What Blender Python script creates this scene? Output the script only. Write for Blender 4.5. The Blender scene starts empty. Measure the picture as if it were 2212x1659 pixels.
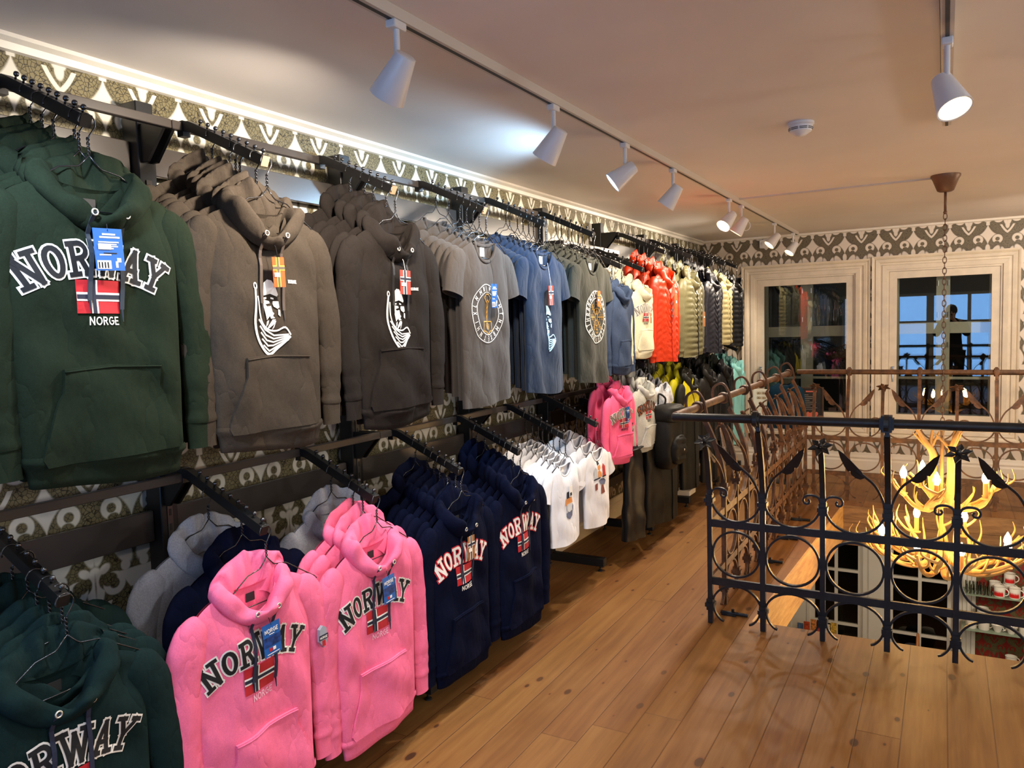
import bpy, math, random
import numpy as np
from mathutils import Vector, Matrix, Euler

# ------------------------------------------------------------------ camera, world, exposure
scene = bpy.context.scene
COL = scene.collection
PI = math.pi
F_PX, YAW, PITCH, ROLL = 1654.58, math.radians(29.5215), math.radians(4.2838), math.radians(-1.67484)
CX, CZ = 2.36842, 1.6
cy_, sy_ = math.cos(YAW), math.sin(YAW)
fw = Vector((-sy_*math.cos(PITCH), cy_*math.cos(PITCH), -math.sin(PITCH)))
rt = Vector((cy_, sy_, 0)); up = rt.cross(fw)
cr_, sr_ = math.cos(ROLL), math.sin(ROLL)
rt2 = cr_*rt + sr_*up; up2 = -sr_*rt + cr_*up
cam_data = bpy.data.cameras.new('camera')
cam_data.sensor_fit = 'HORIZONTAL'; cam_data.sensor_width = 36.0
cam_data.lens = F_PX/2212*36.0
cam_data.clip_start = 0.05; cam_data.clip_end = 200
cam = bpy.data.objects.new('camera', cam_data); COL.objects.link(cam)
M_ = Matrix((( rt2.x, up2.x, -fw.x, CX), (rt2.y, up2.y, -fw.y, 0.0), (rt2.z, up2.z, -fw.z, CZ), (0, 0, 0, 1)))
cam.matrix_world = M_
scene.camera = cam

world = bpy.data.worlds.new('dusk_sky'); scene.world = world; world.use_nodes = True
wn = world.node_tree.nodes; wl = world.node_tree.links
bg = wn['Background']; bg.inputs['Color'].default_value = (0.24, 0.50, 1.0, 1); bg.inputs['Strength'].default_value = 6.0

vs = scene.view_settings
scene.display_settings.display_device = 'sRGB'
vs.view_transform = 'Standard'; vs.look = 'None'; vs.gamma = 1.0; vs.use_curve_mapping = False
vs.exposure = 0.0
scene.cycles.use_denoising = True
scene.cycles.max_bounces = 8
scene.cycles.transparent_max_bounces = 16
scene.cycles.sample_clamp_indirect = 6.0

# ------------------------------------------------------------------ colour + material helpers
def lin(c):
    c = c/255.0
    return c/12.92 if c <= 0.04045 else ((c+0.055)/1.055)**2.4
def rgb(r, g, b): return (lin(r), lin(g), lin(b), 1.0)

class NT:
    def __init__(s, mat): s.t = mat.node_tree; s.n = s.t.nodes; s.l = s.t.links
    def new(s, k, **kw):
        nd = s.n.new(k)
        for a, b in kw.items(): setattr(nd, a, b)
        return nd
    def put(s, sock, v):
        if isinstance(v, bpy.types.NodeSocket): s.l.new(v, sock)
        else: sock.default_value = v
    def m(s, op, a, b=0.0, c=None, clamp=False):
        nd = s.new('ShaderNodeMath', operation=op, use_clamp=clamp)
        s.put(nd.inputs[0], a); s.put(nd.inputs[1], b)
        if c is not None: s.put(nd.inputs[2], c)
        return nd.outputs[0]
    def mix(s, f, a, b):
        nd = s.new('ShaderNodeMix', data_type='RGBA')
        s.put(nd.inputs[0], f); s.put(nd.inputs[6], a); s.put(nd.inputs[7], b)
        return nd.outputs[2]
    def step(s, d, w):      # 1 where d<0, soft over w
        nd = s.new('ShaderNodeMapRange', interpolation_type='SMOOTHSTEP')
        s.put(nd.inputs[0], d); nd.inputs[1].default_value = -w; nd.inputs[2].default_value = w
        nd.inputs[3].default_value = 1; nd.inputs[4].default_value = 0
        return nd.outputs[0]
    def noise(s, vec, scale, detail=3, rough=0.5):
        nd = s.new('ShaderNodeTexNoise'); s.put(nd.inputs['Vector'], vec)
        nd.inputs['Scale'].default_value = scale; nd.inputs['Detail'].default_value = detail
        nd.inputs['Roughness'].default_value = rough
        return nd.outputs['Fac']
    def ramp(s, f, stops):
        nd = s.new('ShaderNodeValToRGB'); s.put(nd.inputs[0], f)
        el = nd.color_ramp.elements
        while len(el) < len(stops): el.new(0.5)
        for e, (p, c) in zip(el, stops): e.position = p; e.color = c
        return nd.outputs[0]
    def bump(s, h, strength, dist=0.01):
        nd = s.new('ShaderNodeBump'); s.put(nd.inputs['Height'], h)
        nd.inputs['Strength'].default_value = strength; nd.inputs['Distance'].default_value = dist
        return nd.outputs[0]

MATS = {}
def mat(name, col=(0.5, 0.5, 0.5, 1), rough=0.5, metal=0.0, emit=None, estr=0.0, bump=None, sheen=0.0, spec=None, coat=0.0, mottle=None):
    if name in MATS: return MATS[name]
    m = bpy.data.materials.new(name); m.use_nodes = True
    b = m.node_tree.nodes['Principled BSDF']
    b.inputs['Base Color'].default_value = col; b.inputs['Roughness'].default_value = rough
    b.inputs['Metallic'].default_value = metal
    if spec is not None: b.inputs['Specular IOR Level'].default_value = spec
    if coat: b.inputs['Coat Weight'].default_value = coat; b.inputs['Coat Roughness'].default_value = 0.15
    if emit: b.inputs['Emission Color'].default_value = emit; b.inputs['Emission Strength'].default_value = estr
    if sheen:
        b.inputs['Sheen Weight'].default_value = sheen; b.inputs['Sheen Roughness'].default_value = 0.5
    k = NT(m)
    if bump or mottle:
        tc = k.new('ShaderNodeTexCoord').outputs['Object']
    if mottle:       # (scale, amount): worn / heathered colour
        f = k.noise(tc, mottle[0], 4, 0.6)
        dark = tuple(c*(1-mottle[1]) for c in col[:3])+(1,); lite = tuple(min(1, c*(1+mottle[1])) for c in col[:3])+(1,)
        k.l.new(k.ramp(f, [(0.35, dark), (0.65, lite)]), b.inputs['Base Color'])
    if bump:
        k.l.new(k.bump(k.noise(tc, bump[0], 3, 0.6), bump[1], bump[2]), b.inputs['Normal'])
    MATS[name] = m; return m

def cloth(name, r, g, b, mottle=0.12, sheen=0.0, rough=0.95):
    """soft knitted or brushed cloth: fine fuzz, heathered colour, shallow creases"""
    m = bpy.data.materials.new(name); m.use_nodes = True; k = NT(m); p = k.n['Principled BSDF']
    col = rgb(r, g, b); tc = k.new('ShaderNodeTexCoord').outputs['Object']
    d_ = tuple(c*(1-mottle) for c in col[:3])+(1,); l_ = tuple(min(1, c*(1+mottle)) for c in col[:3])+(1,)
    k.l.new(k.ramp(k.noise(tc, 240, 3, 0.7), [(0.35, d_), (0.65, l_)]), p.inputs['Base Color'])
    p.inputs['Roughness'].default_value = rough; p.inputs['Specular IOR Level'].default_value = 0.06
    p.inputs['Sheen Weight'].default_value = sheen; p.inputs['Sheen Roughness'].default_value = 0.6
    mp = k.new('ShaderNodeMapping'); k.l.new(tc, mp.inputs[0]); mp.inputs['Scale'].default_value = (1, 1, 0.55); mp.inputs['Rotation'].default_value = (0.5, 0, 0)
    cre = k.noise(mp.outputs[0], 8, 3, 0.5)
    cre = k.m('POWER', k.m('ABSOLUTE', k.m('SUBTRACT', cre, 0.5)), 0.7)
    b1 = k.bump(cre, 0.6, 0.022)
    nd = k.new('ShaderNodeBump'); k.l.new(k.noise(tc, 420, 2, 0.6), nd.inputs['Height']); nd.inputs['Strength'].default_value = 0.25; nd.inputs['Distance'].default_value = 0.002
    k.l.new(b1, nd.inputs['Normal']); k.l.new(nd.outputs[0], p.inputs['Normal'])
    MATS[name] = m; return m

# ------------------------------------------------------------------ mesh helpers
class MB:
    """collects shapes; build() links them as ONE mesh object"""
    def __init__(s): s.v = []; s.f = []; s.mi = []; s.cur = 0
    def add(s, verts, faces):
        o = len(s.v); s.v += [tuple(p) for p in verts]
        s.f += [tuple(i+o for i in f) for f in faces]; s.mi += [s.cur]*len(faces)
        return s
    def box(s, lo, hi, rot=None, org=None):
        x0, y0, z0 = lo; x1, y1, z1 = hi
        v = [Vector(p) for p in [(x0,y0,z0),(x1,y0,z0),(x1,y1,z0),(x0,y1,z0),(x0,y0,z1),(x1,y0,z1),(x1,y1,z1),(x0,y1,z1)]]
        if rot is not None:
            c = Vector(org) if org is not None else (v[0]+v[6])/2
            v = [rot @ (p-c) + c for p in v]
        return s.add(v, [(0,3,2,1),(4,5,6,7),(0,1,5,4),(1,2,6,5),(2,3,7,6),(3,0,4,7)])
    def bevbox(s, lo, hi, b=0.004):
        x0, y0, z0 = lo; x1, y1, z1 = hi
        V = []; 
        for z, i in ((z0, b), (z0+b, 0), (z1-b, 0), (z1, b)):
            for (x, y) in ((x0+i+ (0 if i else b), y0+i),(x1-i-(0 if i else b), y0+i),(x1-i, y0+i+(0 if i else b)),(x1-i, y1-i-(0 if i else b)),(x1-i-(0 if i else b), y1-i),(x0+i+(0 if i else b), y1-i),(x0+i, y1-i-(0 if i else b)),(x0+i, y0+i+(0 if i else b))):
                V.append((x, y, z))
        Fc = [tuple(range(7, -1, -1)), tuple(range(24, 32))]
        for r in range(3):
            for k in range(8):
                a = r*8+k; c = r*8+(k+1) % 8; Fc.append((a, c, c+8, a+8))
        return s.add(V, Fc)
    def tube(s, pts, r, n=8, closed=False, flat=1.0, upv=None, caps=True):
        """sweep along points; r a number or list; flat squashes one axis"""
        P = [Vector(p) for p in pts]; N = len(P); R = r if isinstance(r, (list, tuple)) else [r]*N
        T = []
        for i in range(N):
            a = P[(i-1) % N] if (closed or i > 0) else P[i]; b = P[(i+1) % N] if (closed or i < N-1) else P[i]
            t = (b-a); T.append(t.normalized() if t.length > 1e-9 else Vector((0,0,1)))
        u = Vector(upv) if upv is not None else (Vector((0,0,1)) if abs(T[0].z) < 0.9 else Vector((1,0,0)))
        V = []
        for i in range(N):
            if upv is not None: u = Vector(upv)
            side = T[i].cross(u)
            if side.length < 1e-6: side = T[i].cross(Vector((0.3,1,0.2)))
            side.normalize(); w = side.cross(T[i]).normalized(); u = w
            for k in range(n):
                a = 2*PI*k/n
                V.append(P[i] + side*(math.cos(a)*R[i]) + w*(math.sin(a)*R[i]*flat))
        Fc = []
        for i in range(N if closed else N-1):
            for k in range(n):
                a = i*n+k; b = i*n+(k+1) % n; c = ((i+1) % N)*n+(k+1) % n; d = ((i+1) % N)*n+k
                Fc.append((a, b, c, d))
        if not closed and caps:
            Fc.append(tuple(range(n-1, -1, -1))); Fc.append(tuple((N-1)*n+k for k in range(n)))
        return s.add(V, Fc)
    def bar(s, p, q, w, h, upv=(0,0,1)):
        """rectangular bar from p to q"""
        p, q = Vector(p), Vector(q); t = (q-p).normalized(); side = t.cross(Vector(upv)).normalized(); w_ = side.cross(t)
        V = []
        for c in (p, q):
            for a, b in ((-1,-1),(1,-1),(1,1),(-1,1)): V.append(c+side*(a*w/2)+w_*(b*h/2))
        return s.add(V, [(0,3,2,1),(4,5,6,7),(0,1,5,4),(1,2,6,5),(2,3,7,6),(3,0,4,7)])
    def rectpath(s, pts, w, h, normal, closed=False):
        """flat iron strip bent along pts; w across 'normal' (the axis it is bent about), h thickness"""
        P = [Vector(p) for p in pts]; N = len(P); nv = Vector(normal).normalized(); V = []
        for i in range(N):
            a = P[(i-1) % N] if (closed or i > 0) else P[i]; b = P[(i+1) % N] if (closed or i < N-1) else P[i]
            t = (b-a).normalized(); o = t.cross(nv).normalized()
            for a2, b2 in ((-1,-1),(1,-1),(1,1),(-1,1)): V.append(P[i]+nv*(a2*w/2)+o*(b2*h/2))
        Fc = []
        for i in range(N if closed else N-1):
            for k in range(4):
                a = i*4+k; b = i*4+(k+1) % 4; j = (i+1) % N
                Fc.append((a, b, j*4+(k+1) % 4, j*4+k))
        if not closed: Fc += [(3,2,1,0), tuple((N-1)*4+k for k in range(4))]
        return s.add(V, Fc)
    def lathe(s, prof, c=(0,0,0), n=20, axis=None, caps=False):
        """prof: list of (r,z)"""
        R = Matrix.Identity(3) if axis is None else Vector((0,0,1)).rotation_difference(Vector(axis)).to_matrix()
        c = Vector(c); V = []
        for r, z in prof:
            for k in range(n):
                a = 2*PI*k/n; V.append(c + R @ Vector((r*math.cos(a), r*math.sin(a), z)))
        Fc = []
        for i in range(len(prof)-1):
            for k in range(n):
                a = i*n+k; b = i*n+(k+1) % n; Fc.append((a, b, b+n, a+n))
        if caps: Fc.append(tuple(range(n-1,-1,-1))); Fc.append(tuple((len(prof)-1)*n+k for k in range(n)))
        return s.add(V, Fc)
    def ball(s, c, r, n=10, m=6, sc=(1,1,1)):
        V = [(c[0], c[1], c[2]-r*sc[2])]
        for i in range(1, m):
            ph = -PI/2+PI*i/m
            for k in range(n):
                a = 2*PI*k/n; V.append((c[0]+r*sc[0]*math.cos(ph)*math.cos(a), c[1]+r*sc[1]*math.cos(ph)*math.sin(a), c[2]+r*sc[2]*math.sin(ph)))
        V.append((c[0], c[1], c[2]+r*sc[2])); Fc = []
        for k in range(n): Fc.append((0, 1+(k+1) % n, 1+k))
        for i in range(m-2):
            for k in range(n):
                a = 1+i*n+k; b = 1+i*n+(k+1) % n; Fc.append((a, b, b+n, a+n))
        t = len(V)-1; o = 1+(m-2)*n
        for k in range(n): Fc.append((o+k, o+(k+1) % n, t))
        return s.add(V, Fc)
    def prism(s, poly, ax, lo, hi):
        """poly 2D, extruded along axis ax (0,1,2) from lo to hi"""
        n = len(poly); V = []
        for h in (lo, hi):
            for a, b in poly:
                V.append({0: (h, a, b), 1: (a, h, b), 2: (a, b, h)}[ax])
        Fc = [tuple(range(n-1,-1,-1)), tuple(range(n, 2*n))]
        for k in range(n): Fc.append((k, (k+1) % n, n+(k+1) % n, n+k))
        return s.add(V, Fc)
    def build(s, name, m=None, parent=None, smooth=False, loc=None):
        me = bpy.data.meshes.new(name); me.from_pydata(s.v, [], s.f); me.update()
        ms = m if isinstance(m, (list, tuple)) else [m]
        for q in ms:
            if q is not None: me.materials.append(q)
        if len(ms) > 1: me.polygons.foreach_set('material_index', s.mi)
        if smooth:
            me.polygons.foreach_set('use_smooth', [True]*len(me.polygons))
            if smooth == 'auto': me.set_sharp_from_angle(angle=math.radians(40))
        o = bpy.data.objects.new(name, me); COL.objects.link(o)
        if parent is not None: o.parent = parent
        if loc is not None: o.location = loc
        return o

def empty(name, loc=(0,0,0), rz=0.0):
    o = bpy.data.objects.new(name, None); COL.objects.link(o); o.location = loc; o.rotation_euler = (0,0,rz)
    o.empty_display_size = 0.05
    return o
def tag(o, label, cat, group=None, kind=None):
    o['label'] = label; o['category'] = cat
    if group: o['group'] = group
    if kind: o['kind'] = kind
    return o
def struct(name, mb, m, label=None, smooth=False):
    o = mb.build(name, m, smooth=smooth); o['kind'] = 'structure'
    if label: o['label'] = label
    return o
def copy_tree(root, kids):
    """copy of a thing with copies of its parts and sub-parts (mesh data shared); kids: dict parent -> children"""
    c = root.copy(); COL.objects.link(c)
    def rec(src, dst):
        for ch in kids.get(src, ()):
            d = ch.copy(); COL.objects.link(d); d.parent = dst; rec(ch, d)
    rec(root, c)
    return c
def kidmap(root):
    k = {}
    def rec(o):
        k[o] = list(o.children)
        for c in k[o]: rec(c)
    rec(root); return k
# ------------------------------------------------------------------ lamps of the room and added fill lamps (spot heads are built further down around these)
H = 2.48                                     # ceiling height
TRACK_X = 1.04
# (y, aim vector, colour, watts, cone degrees)
COOL2 = (0.72, 0.84, 1.0); WARM = (1.0, 0.85, 0.67); COOL = (0.42, 0.70, 1.0); NEUT = (1.0, 0.86, 0.70)
HEADS = [
    (0.70, (-0.62, 0.18, -0.95), COOL2, 60, 118),
    (1.756, (-0.60, 0.10, -0.70), NEUT, 80, 122),
    (2.732, (-0.55, 0.02, -0.74), NEUT, 46, 124),
    (3.496, (-0.55, -0.26, -0.44), COOL, 66, 122),
    (4.233, (-0.58, -0.06, -0.80), NEUT, 78, 118),
    (5.508, (-0.35, -0.55, -0.62), WARM, 42, 100),
    (5.883, (-0.50, -0.10, -0.75), WARM, 55, 110),
    (7.159, (-0.55, -0.35, -0.70), WARM, 55, 105),
    (8.12, (-0.45, -0.40, -0.75), WARM, 45, 100),
]
HEAD_DROP = 0.17
def spot(name, loc, aim, col, watts, deg, blend=0.35, rad=0.04):
    d = bpy.data.lights.new(name, 'SPOT'); d.energy = watts; d.color = col; d.spot_size = math.radians(deg); d.spot_blend = blend
    d.shadow_soft_size = rad
    o = bpy.data.objects.new(name, d); COL.objects.link(o); o.location = loc
    o.rotation_euler = Vector(aim).to_track_quat('-Z', 'Y').to_euler()
    return o
for i, (y, aim, c, w, dg) in enumerate(HEADS):
    a = Vector(aim).normalized()
    p = Vector((TRACK_X, y, H-HEAD_DROP)) + a*0.075
    if i == 5: a = Vector((-0.55, -0.15, -0.72))
    spot('track_or_fill_spot', p, (a.x, a.y, a.z*(1.35 if i == 0 else 0.68 if i == 1 else 0.62 if i == 3 else 0.82)), c, w, 138 if i else 110, 0.4)
# spot on the right-hand track (in view) and two unseen fill spots added along its line
RIGHT = [(2.80, (0.22, -0.30, -0.62), (1.0, 0.80, 0.55), 40, 110), (0.9, (0.1, 0.25, -0.9), NEUT, 26, 125), (-0.6, (-0.3, 0.3, -0.8), NEUT, 30, 120)]
for y, aim, c, w, dg in RIGHT:
    a = Vector(aim).normalized()
    spot('track_or_fill_spot', Vector((2.365, y, H-HEAD_DROP-0.02))+a*0.075, aim, c, w, dg)
# unseen spot added on the right to brighten the far wall
spot('track_or_fill_spot', (3.7, 6.5, H-0.25), (-0.35, 0.9, -0.45), WARM, 110, 120, 0.8)
# unseen point lights added by the right-hand wall to brighten the ceiling
for x, y, z, c, w in ((4.95, 1.2, 1.95, (0.86, 0.94, 1.0), 74), (4.95, 3.6, 1.95, (0.95, 0.95, 0.95), 50), (4.95, 6.6, 1.95, WARM, 72)):
    d = bpy.data.lights.new('ceiling_fill_light', 'POINT'); d.energy = w; d.color = c; d.shadow_soft_size = 0.09
    o = bpy.data.objects.new('ceiling_fill_light', d); COL.objects.link(o); o.location = (x, y, z)
for x, y in ((4.2, 2.0), (4.2, 5.0)):  # unseen fill spots added over the right side of the room
    spot('track_or_fill_spot', (x, y, H-0.25), (-0.45, 0.1, -0.8), NEUT, 26, 130)
# unseen point lights added under the lower ceiling to light the ground floor
for x, y, w in ((3.0, 7.6, 20), (1.6, 7.6, 8), (2.2, 4.6, 18), (4.0, 6.0, 25)):
    d = bpy.data.lights.new('ground_floor_fill', 'POINT'); d.energy = w; d.color = (1.0, 0.82, 0.6); d.shadow_soft_size = 0.08
    o = bpy.data.objects.new('ground_floor_fill', d); COL.objects.link(o); o.location = (x, y, -0.62)
# ------------------------------------------------------------------ shell materials
def damask(name, horiz, light, dark, crack, period=0.28, vper=0.42, z0=2.355, grow=0.010):
    """mirrored damask: stars, hearts, rings, petals and tulips cut out of a crackled ornament; horiz = 0 (x) or 1 (y)"""
    m = bpy.data.materials.new(name); m.use_nodes = True; k = NT(m); b = k.n['Principled BSDF']
    geo = k.new('ShaderNodeNewGeometry'); sp = k.new('ShaderNodeSeparateXYZ'); k.l.new(geo.outputs['Position'], sp.inputs[0])
    U = k.m('DIVIDE', k.m('ADD', sp.outputs[horiz], -1.289 if horiz == 1 else 0.08), period)
    V = k.m('DIVIDE', k.m('SUBTRACT', z0, sp.outputs[2]), period)        # down positive, in widths
    vp = vper/period
    u = k.m('PINGPONG', U, 0.5)                                          # 0 at star axis, .5 at heart axis
    Vw = k.m('SUBTRACT', k.m('MODULO', k.m('ADD', V, 20*vp+0.25), vp), 0.25)   # -0.25 .. vp-.25
    def pt(cx, cy): return k.m('SUBTRACT', u, cx), k.m('SUBTRACT', Vw, cy)
    def length(x, y, sx=1.0, sy=1.0):
        return k.m('SQRT', k.m('ADD', k.m('POWER', k.m('ABSOLUTE', k.m('DIVIDE', x, sx)), 2), k.m('POWER', k.m('ABSOLUTE', k.m('DIVIDE', y, sy)), 2)))
    def ell(cx, cy, sx, sy, rot=0.0):                                    # <0 inside (unit = widths)
        x, y = pt(cx, cy)
        if rot:
            c, s_ = math.cos(rot), math.sin(rot)
            x2 = k.m('ADD', k.m('MULTIPLY', x, c), k.m('MULTIPLY', y, s_)); y2 = k.m('SUBTRACT', k.m('MULTIPLY', y, c), k.m('MULTIPLY', x, s_))
            x, y = x2, y2
        return k.m('MULTIPLY', k.m('SUBTRACT', length(x, y, sx, sy), 1.0), min(sx, sy))
    def ring(cx, cy, r, w):
        x, y = pt(cx, cy); return k.m('SUBTRACT', k.m('ABSOLUTE', k.m('SUBTRACT', length(x, y), r)), w)
    def union(*a):
        r = a[0]
        for q in a[1:]: r = k.m('MINIMUM', r, q)
        return r
    def inter(a, c): return k.m('MAXIMUM', a, c)
    def sub(a, c): return k.m('MAXIMUM', a, k.m('MULTIPLY', c, -1))
    x, y = pt(0.0, 0.02)
    star = k.m('SUBTRACT', k.m('ADD', k.m('POWER', k.m('ABSOLUTE', k.m('DIVIDE', x, 0.19)), 0.72), k.m('POWER', k.m('ABSOLUTE', k.m('DIVIDE', y, 0.27)), 0.72)), 1.0)
    star = k.m('MULTIPLY', star, 0.12)
    x, y = pt(0.5, -0.02)                                                  # heart chevron
    ax = k.m('ABSOLUTE', x)
    chev = k.m('SUBTRACT', k.m('ABSOLUTE', k.m('ADD', y, k.m('ADD', k.m('MULTIPLY', ax, 0.75), k.m('MULTIPLY', k.m('MULTIPLY', ax, ax), 4.0)))), k.m('ADD', 0.022, k.m('MULTIPLY', ax, 0.16)))
    chev = inter(chev, k.m('SUBTRACT', ax, 0.185))
    drop = ell(0.5, -0.24, 0.045, 0.09)
    rg = sub(ring(0.25, 0.17, 0.095, 0.026), ell(0.23, 0.30, 0.09, 0.08))
    petal = ell(0.17, 0.62, 0.095, 0.24, 0.42)
    petal2 = ell(0.42, 0.62, 0.055, 0.17, -0.30)
    base = ell(0.0, 0.44, 0.05, 0.10)
    x, y = pt(0.0, 1.05)
    ax2 = k.m('ABSOLUTE', x)
    tulip = union(inter(k.m('SUBTRACT', k.m('ABSOLUTE', y), 0.10), k.m('SUBTRACT', k.m('ADD', ax2, k.m('MULTIPLY', y, 0.6)), 0.13)), inter(k.m('SUBTRACT', ax2, 0.035), k.m('SUBTRACT', k.m('ABSOLUTE', k.m('SUBTRACT', y, 0.15)), 0.10)))
    cc = sub(ring(0.27, 1.06, 0.10, 0.028), ell(0.33, 1.0, 0.11, 0.09))
    hour = sub(ell(0.5, 1.05, 0.10, 0.22), union(ell(0.36, 1.0, 0.11, 0.12), ell(0.5, 1.05, 0.018, 0.2)))
    gaps = union(ell(0.12, 0.88, 0.05, 0.06), ell(0.38, 0.86, 0.06, 0.04, 0.6))
    white = union(star, chev, drop, rg, petal, petal2, base, tulip, cc, hour, gaps)
    white = k.m('SUBTRACT', white, grow); wm = k.step(white, 0.012)
    vor = k.new('ShaderNodeTexVoronoi', feature='DISTANCE_TO_EDGE'); vor.inputs['Scale'].default_value = 75
    k.l.new(geo.outputs['Position'], vor.inputs['Vector'])
    cr = k.step(k.m('SUBTRACT', vor.outputs['Distance'], 0.055), 0.04)
    halo = k.m('MULTIPLY', k.step(k.m('SUBTRACT', white, 0.03), 0.03), k.m('SUBTRACT', 1.0, wm))
    body = k.mix(cr, dark, crack)
    body = k.mix(k.m('MULTIPLY', halo, 0.5), body, tuple(0.55*c for c in dark[:3])+(1,))
    k.l.new(k.mix(wm, body, light), b.inputs['Base Color'])
    b.inputs['Roughness'].default_value = 0.42; b.inputs['Specular IOR Level'].default_value = 0.35
    return m
WP_L = damask('wallpaper_damask_left', 1, rgb(218, 212, 196), rgb(120, 110, 78), rgb(40, 34, 22))
WP_F = damask('wallpaper_damask_far', 0, rgb(214, 203, 190), rgb(112, 102, 82), rgb(76, 68, 54), period=0.31, vper=0.47, z0=2.34, grow=0.012)
WP_RED = damask('wallpaper_red_damask', 0, rgb(124, 30, 22), rgb(96, 88, 56), rgb(74, 66, 42), period=0.20, vper=0.30, z0=-0.4)

def ceiling_mat():
    m = bpy.data.materials.new('ceiling_paint'); m.use_nodes = True; k = NT(m); b = k.n['Principled BSDF']
    geo = k.new('ShaderNodeNewGeometry')
    n1 = k.noise(geo.outputs['Position'], 1.4, 3, 0.5)
    k.l.new(k.ramp(n1, [(0.3, rgb(216, 208, 202)), (0.7, rgb(224, 216, 210))]), b.inputs['Base Color'])
    k.l.new(k.bump(k.noise(geo.outputs['Position'], 2.2, 2), 0.5, 0.02), b.inputs['Normal'])
    b.inputs['Roughness'].default_value = 0.55
    return m
CEIL = ceiling_mat()
WHITE = mat('white_paint', rgb(222, 214, 200), 0.42, mottle=(6, 0.04))
CREAM = mat('cream_window_paint', rgb(216, 204, 184), 0.4, mottle=(9, 0.06))

def floor_mat(name='pine_floor', rough=0.42, tint=1.0):
    m = bpy.data.materials.new(name); m.use_nodes = True; k = NT(m); b = k.n['Principled BSDF']
    geo = k.new('ShaderNodeNewGeometry'); sp = k.new('ShaderNodeSeparateXYZ'); k.l.new(geo.outputs['Position'], sp.inputs[0])
    W = 0.155
    X = k.m('DIVIDE', k.m('ADD', sp.outputs[0], 3.03), W); pid = k.m('FLOOR', X); fx = k.m('FRACT', X)
    wn_ = k.new('ShaderNodeTexWhiteNoise', noise_dimensions='1D'); k.l.new(pid, wn_.inputs['W'])
    off = k.m('MULTIPLY', wn_.outputs['Value'], 3.6)
    Yv = k.m('DIVIDE', k.m('ADD', k.m('ADD', sp.outputs[1], 10), off), 3.4); bid = k.m('FLOOR', Yv); fy = k.m('FRACT', Yv)
    w2 = k.new('ShaderNodeTexWhiteNoise', noise_dimensions='2D'); cb = k.new('ShaderNodeCombineXYZ'); k.l.new(pid, cb.inputs[0]); k.l.new(bid, cb.inputs[1]); k.l.new(cb.outputs[0], w2.inputs['Vector'])
    # grain
    mp = k.new('ShaderNodeCombineXYZ'); k.l.new(k.m('MULTIPLY', sp.outputs[0], 9.0), mp.inputs[0]); k.l.new(k.m('MULTIPLY', sp.outputs[1], 0.55), mp.inputs[1]); k.l.new(k.m('MULTIPLY', w2.outputs['Value'], 9.0), mp.inputs[2])
    grain = k.noise(mp.outputs[0], 3.0, 6, 0.62)
    base = k.ramp(w2.outputs['Value'], [(0.0, rgb(106, 68, 33)), (0.35, rgb(118, 76, 36)), (0.7, rgb(136, 94, 47)), (1.0, rgb(110, 64, 32))])
    gcol = k.ramp(grain, [(0.32, rgb(92, 56, 30)), (0.5, rgb(126, 86, 44)), (0.68, rgb(150, 110, 62))])
    colr = k.mix(0.45, base, gcol)
    # knots: sparse elongated voronoi
    mk = k.new('ShaderNodeCombineXYZ'); k.l.new(k.m('MULTIPLY', sp.outputs[0], 6.2), mk.inputs[0]); k.l.new(k.m('MULTIPLY', sp.outputs[1], 3.1), mk.inputs[1])
    vo = k.new('ShaderNodeTexVoronoi', feature='F1', voronoi_dimensions='2D'); vo.inputs['Scale'].default_value = 1.0; vo.inputs['Randomness'].default_value = 1.0
    k.l.new(mk.outputs[0], vo.inputs['Vector'])
    sc = k.new('ShaderNodeSeparateColor'); k.l.new(vo.outputs['Color'], sc.inputs[0])
    rad = k.m('MULTIPLY', k.m('POWER', sc.outputs[0], 2.2), 0.105)
    kd = k.m('SUBTRACT', vo.outputs['Distance'], rad)
    knot = k.step(kd, 0.018); kring = k.m('MULTIPLY', k.step(k.m('SUBTRACT', kd, 0.03), 0.04), k.m('GREATER_THAN', sc.outputs[0], 0.45))
    colr = k.mix(k.m('MULTIPLY', kring, 0.45), colr, rgb(120, 64, 30))
    colr = k.mix(k.m('MULTIPLY', knot, k.m('MULTIPLY', k.m('GREATER_THAN', sc.outputs[0], 0.42), 0.9)), colr, rgb(52, 26, 14))
    seam = k.m('MAXIMUM', k.step(k.m('SUBTRACT', k.m('MINIMUM', fx, k.m('SUBTRACT', 1.0, fx)), 0.012), 0.01), k.step(k.m('SUBTRACT', fy, 0.0008), 0.0008))
    colr = k.mix(k.m('MULTIPLY', seam, 0.85), colr, rgb(70, 38, 18))
    worn = k.noise(geo.outputs['Position'], 1.1, 4, 0.6)
    colr = k.mix(k.m('MULTIPLY', k.step(k.m('SUBTRACT', 0.5, worn), 0.12), 0.22), colr, rgb(150, 108, 62))
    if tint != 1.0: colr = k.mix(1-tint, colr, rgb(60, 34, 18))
    k.l.new(colr, b.inputs['Base Color']); b.inputs['Specular IOR Level'].default_value = 0.28
    k.l.new(k.m('ADD', rough, k.m('MULTIPLY', worn, 0.2)), b.inputs['Roughness'])
    k.l.new(k.bump(k.m('SUBTRACT', k.m('MULTIPLY', grain, 0.3), seam), 0.3, 0.004), b.inputs['Normal'])
    return m
PINE = floor_mat()
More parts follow.
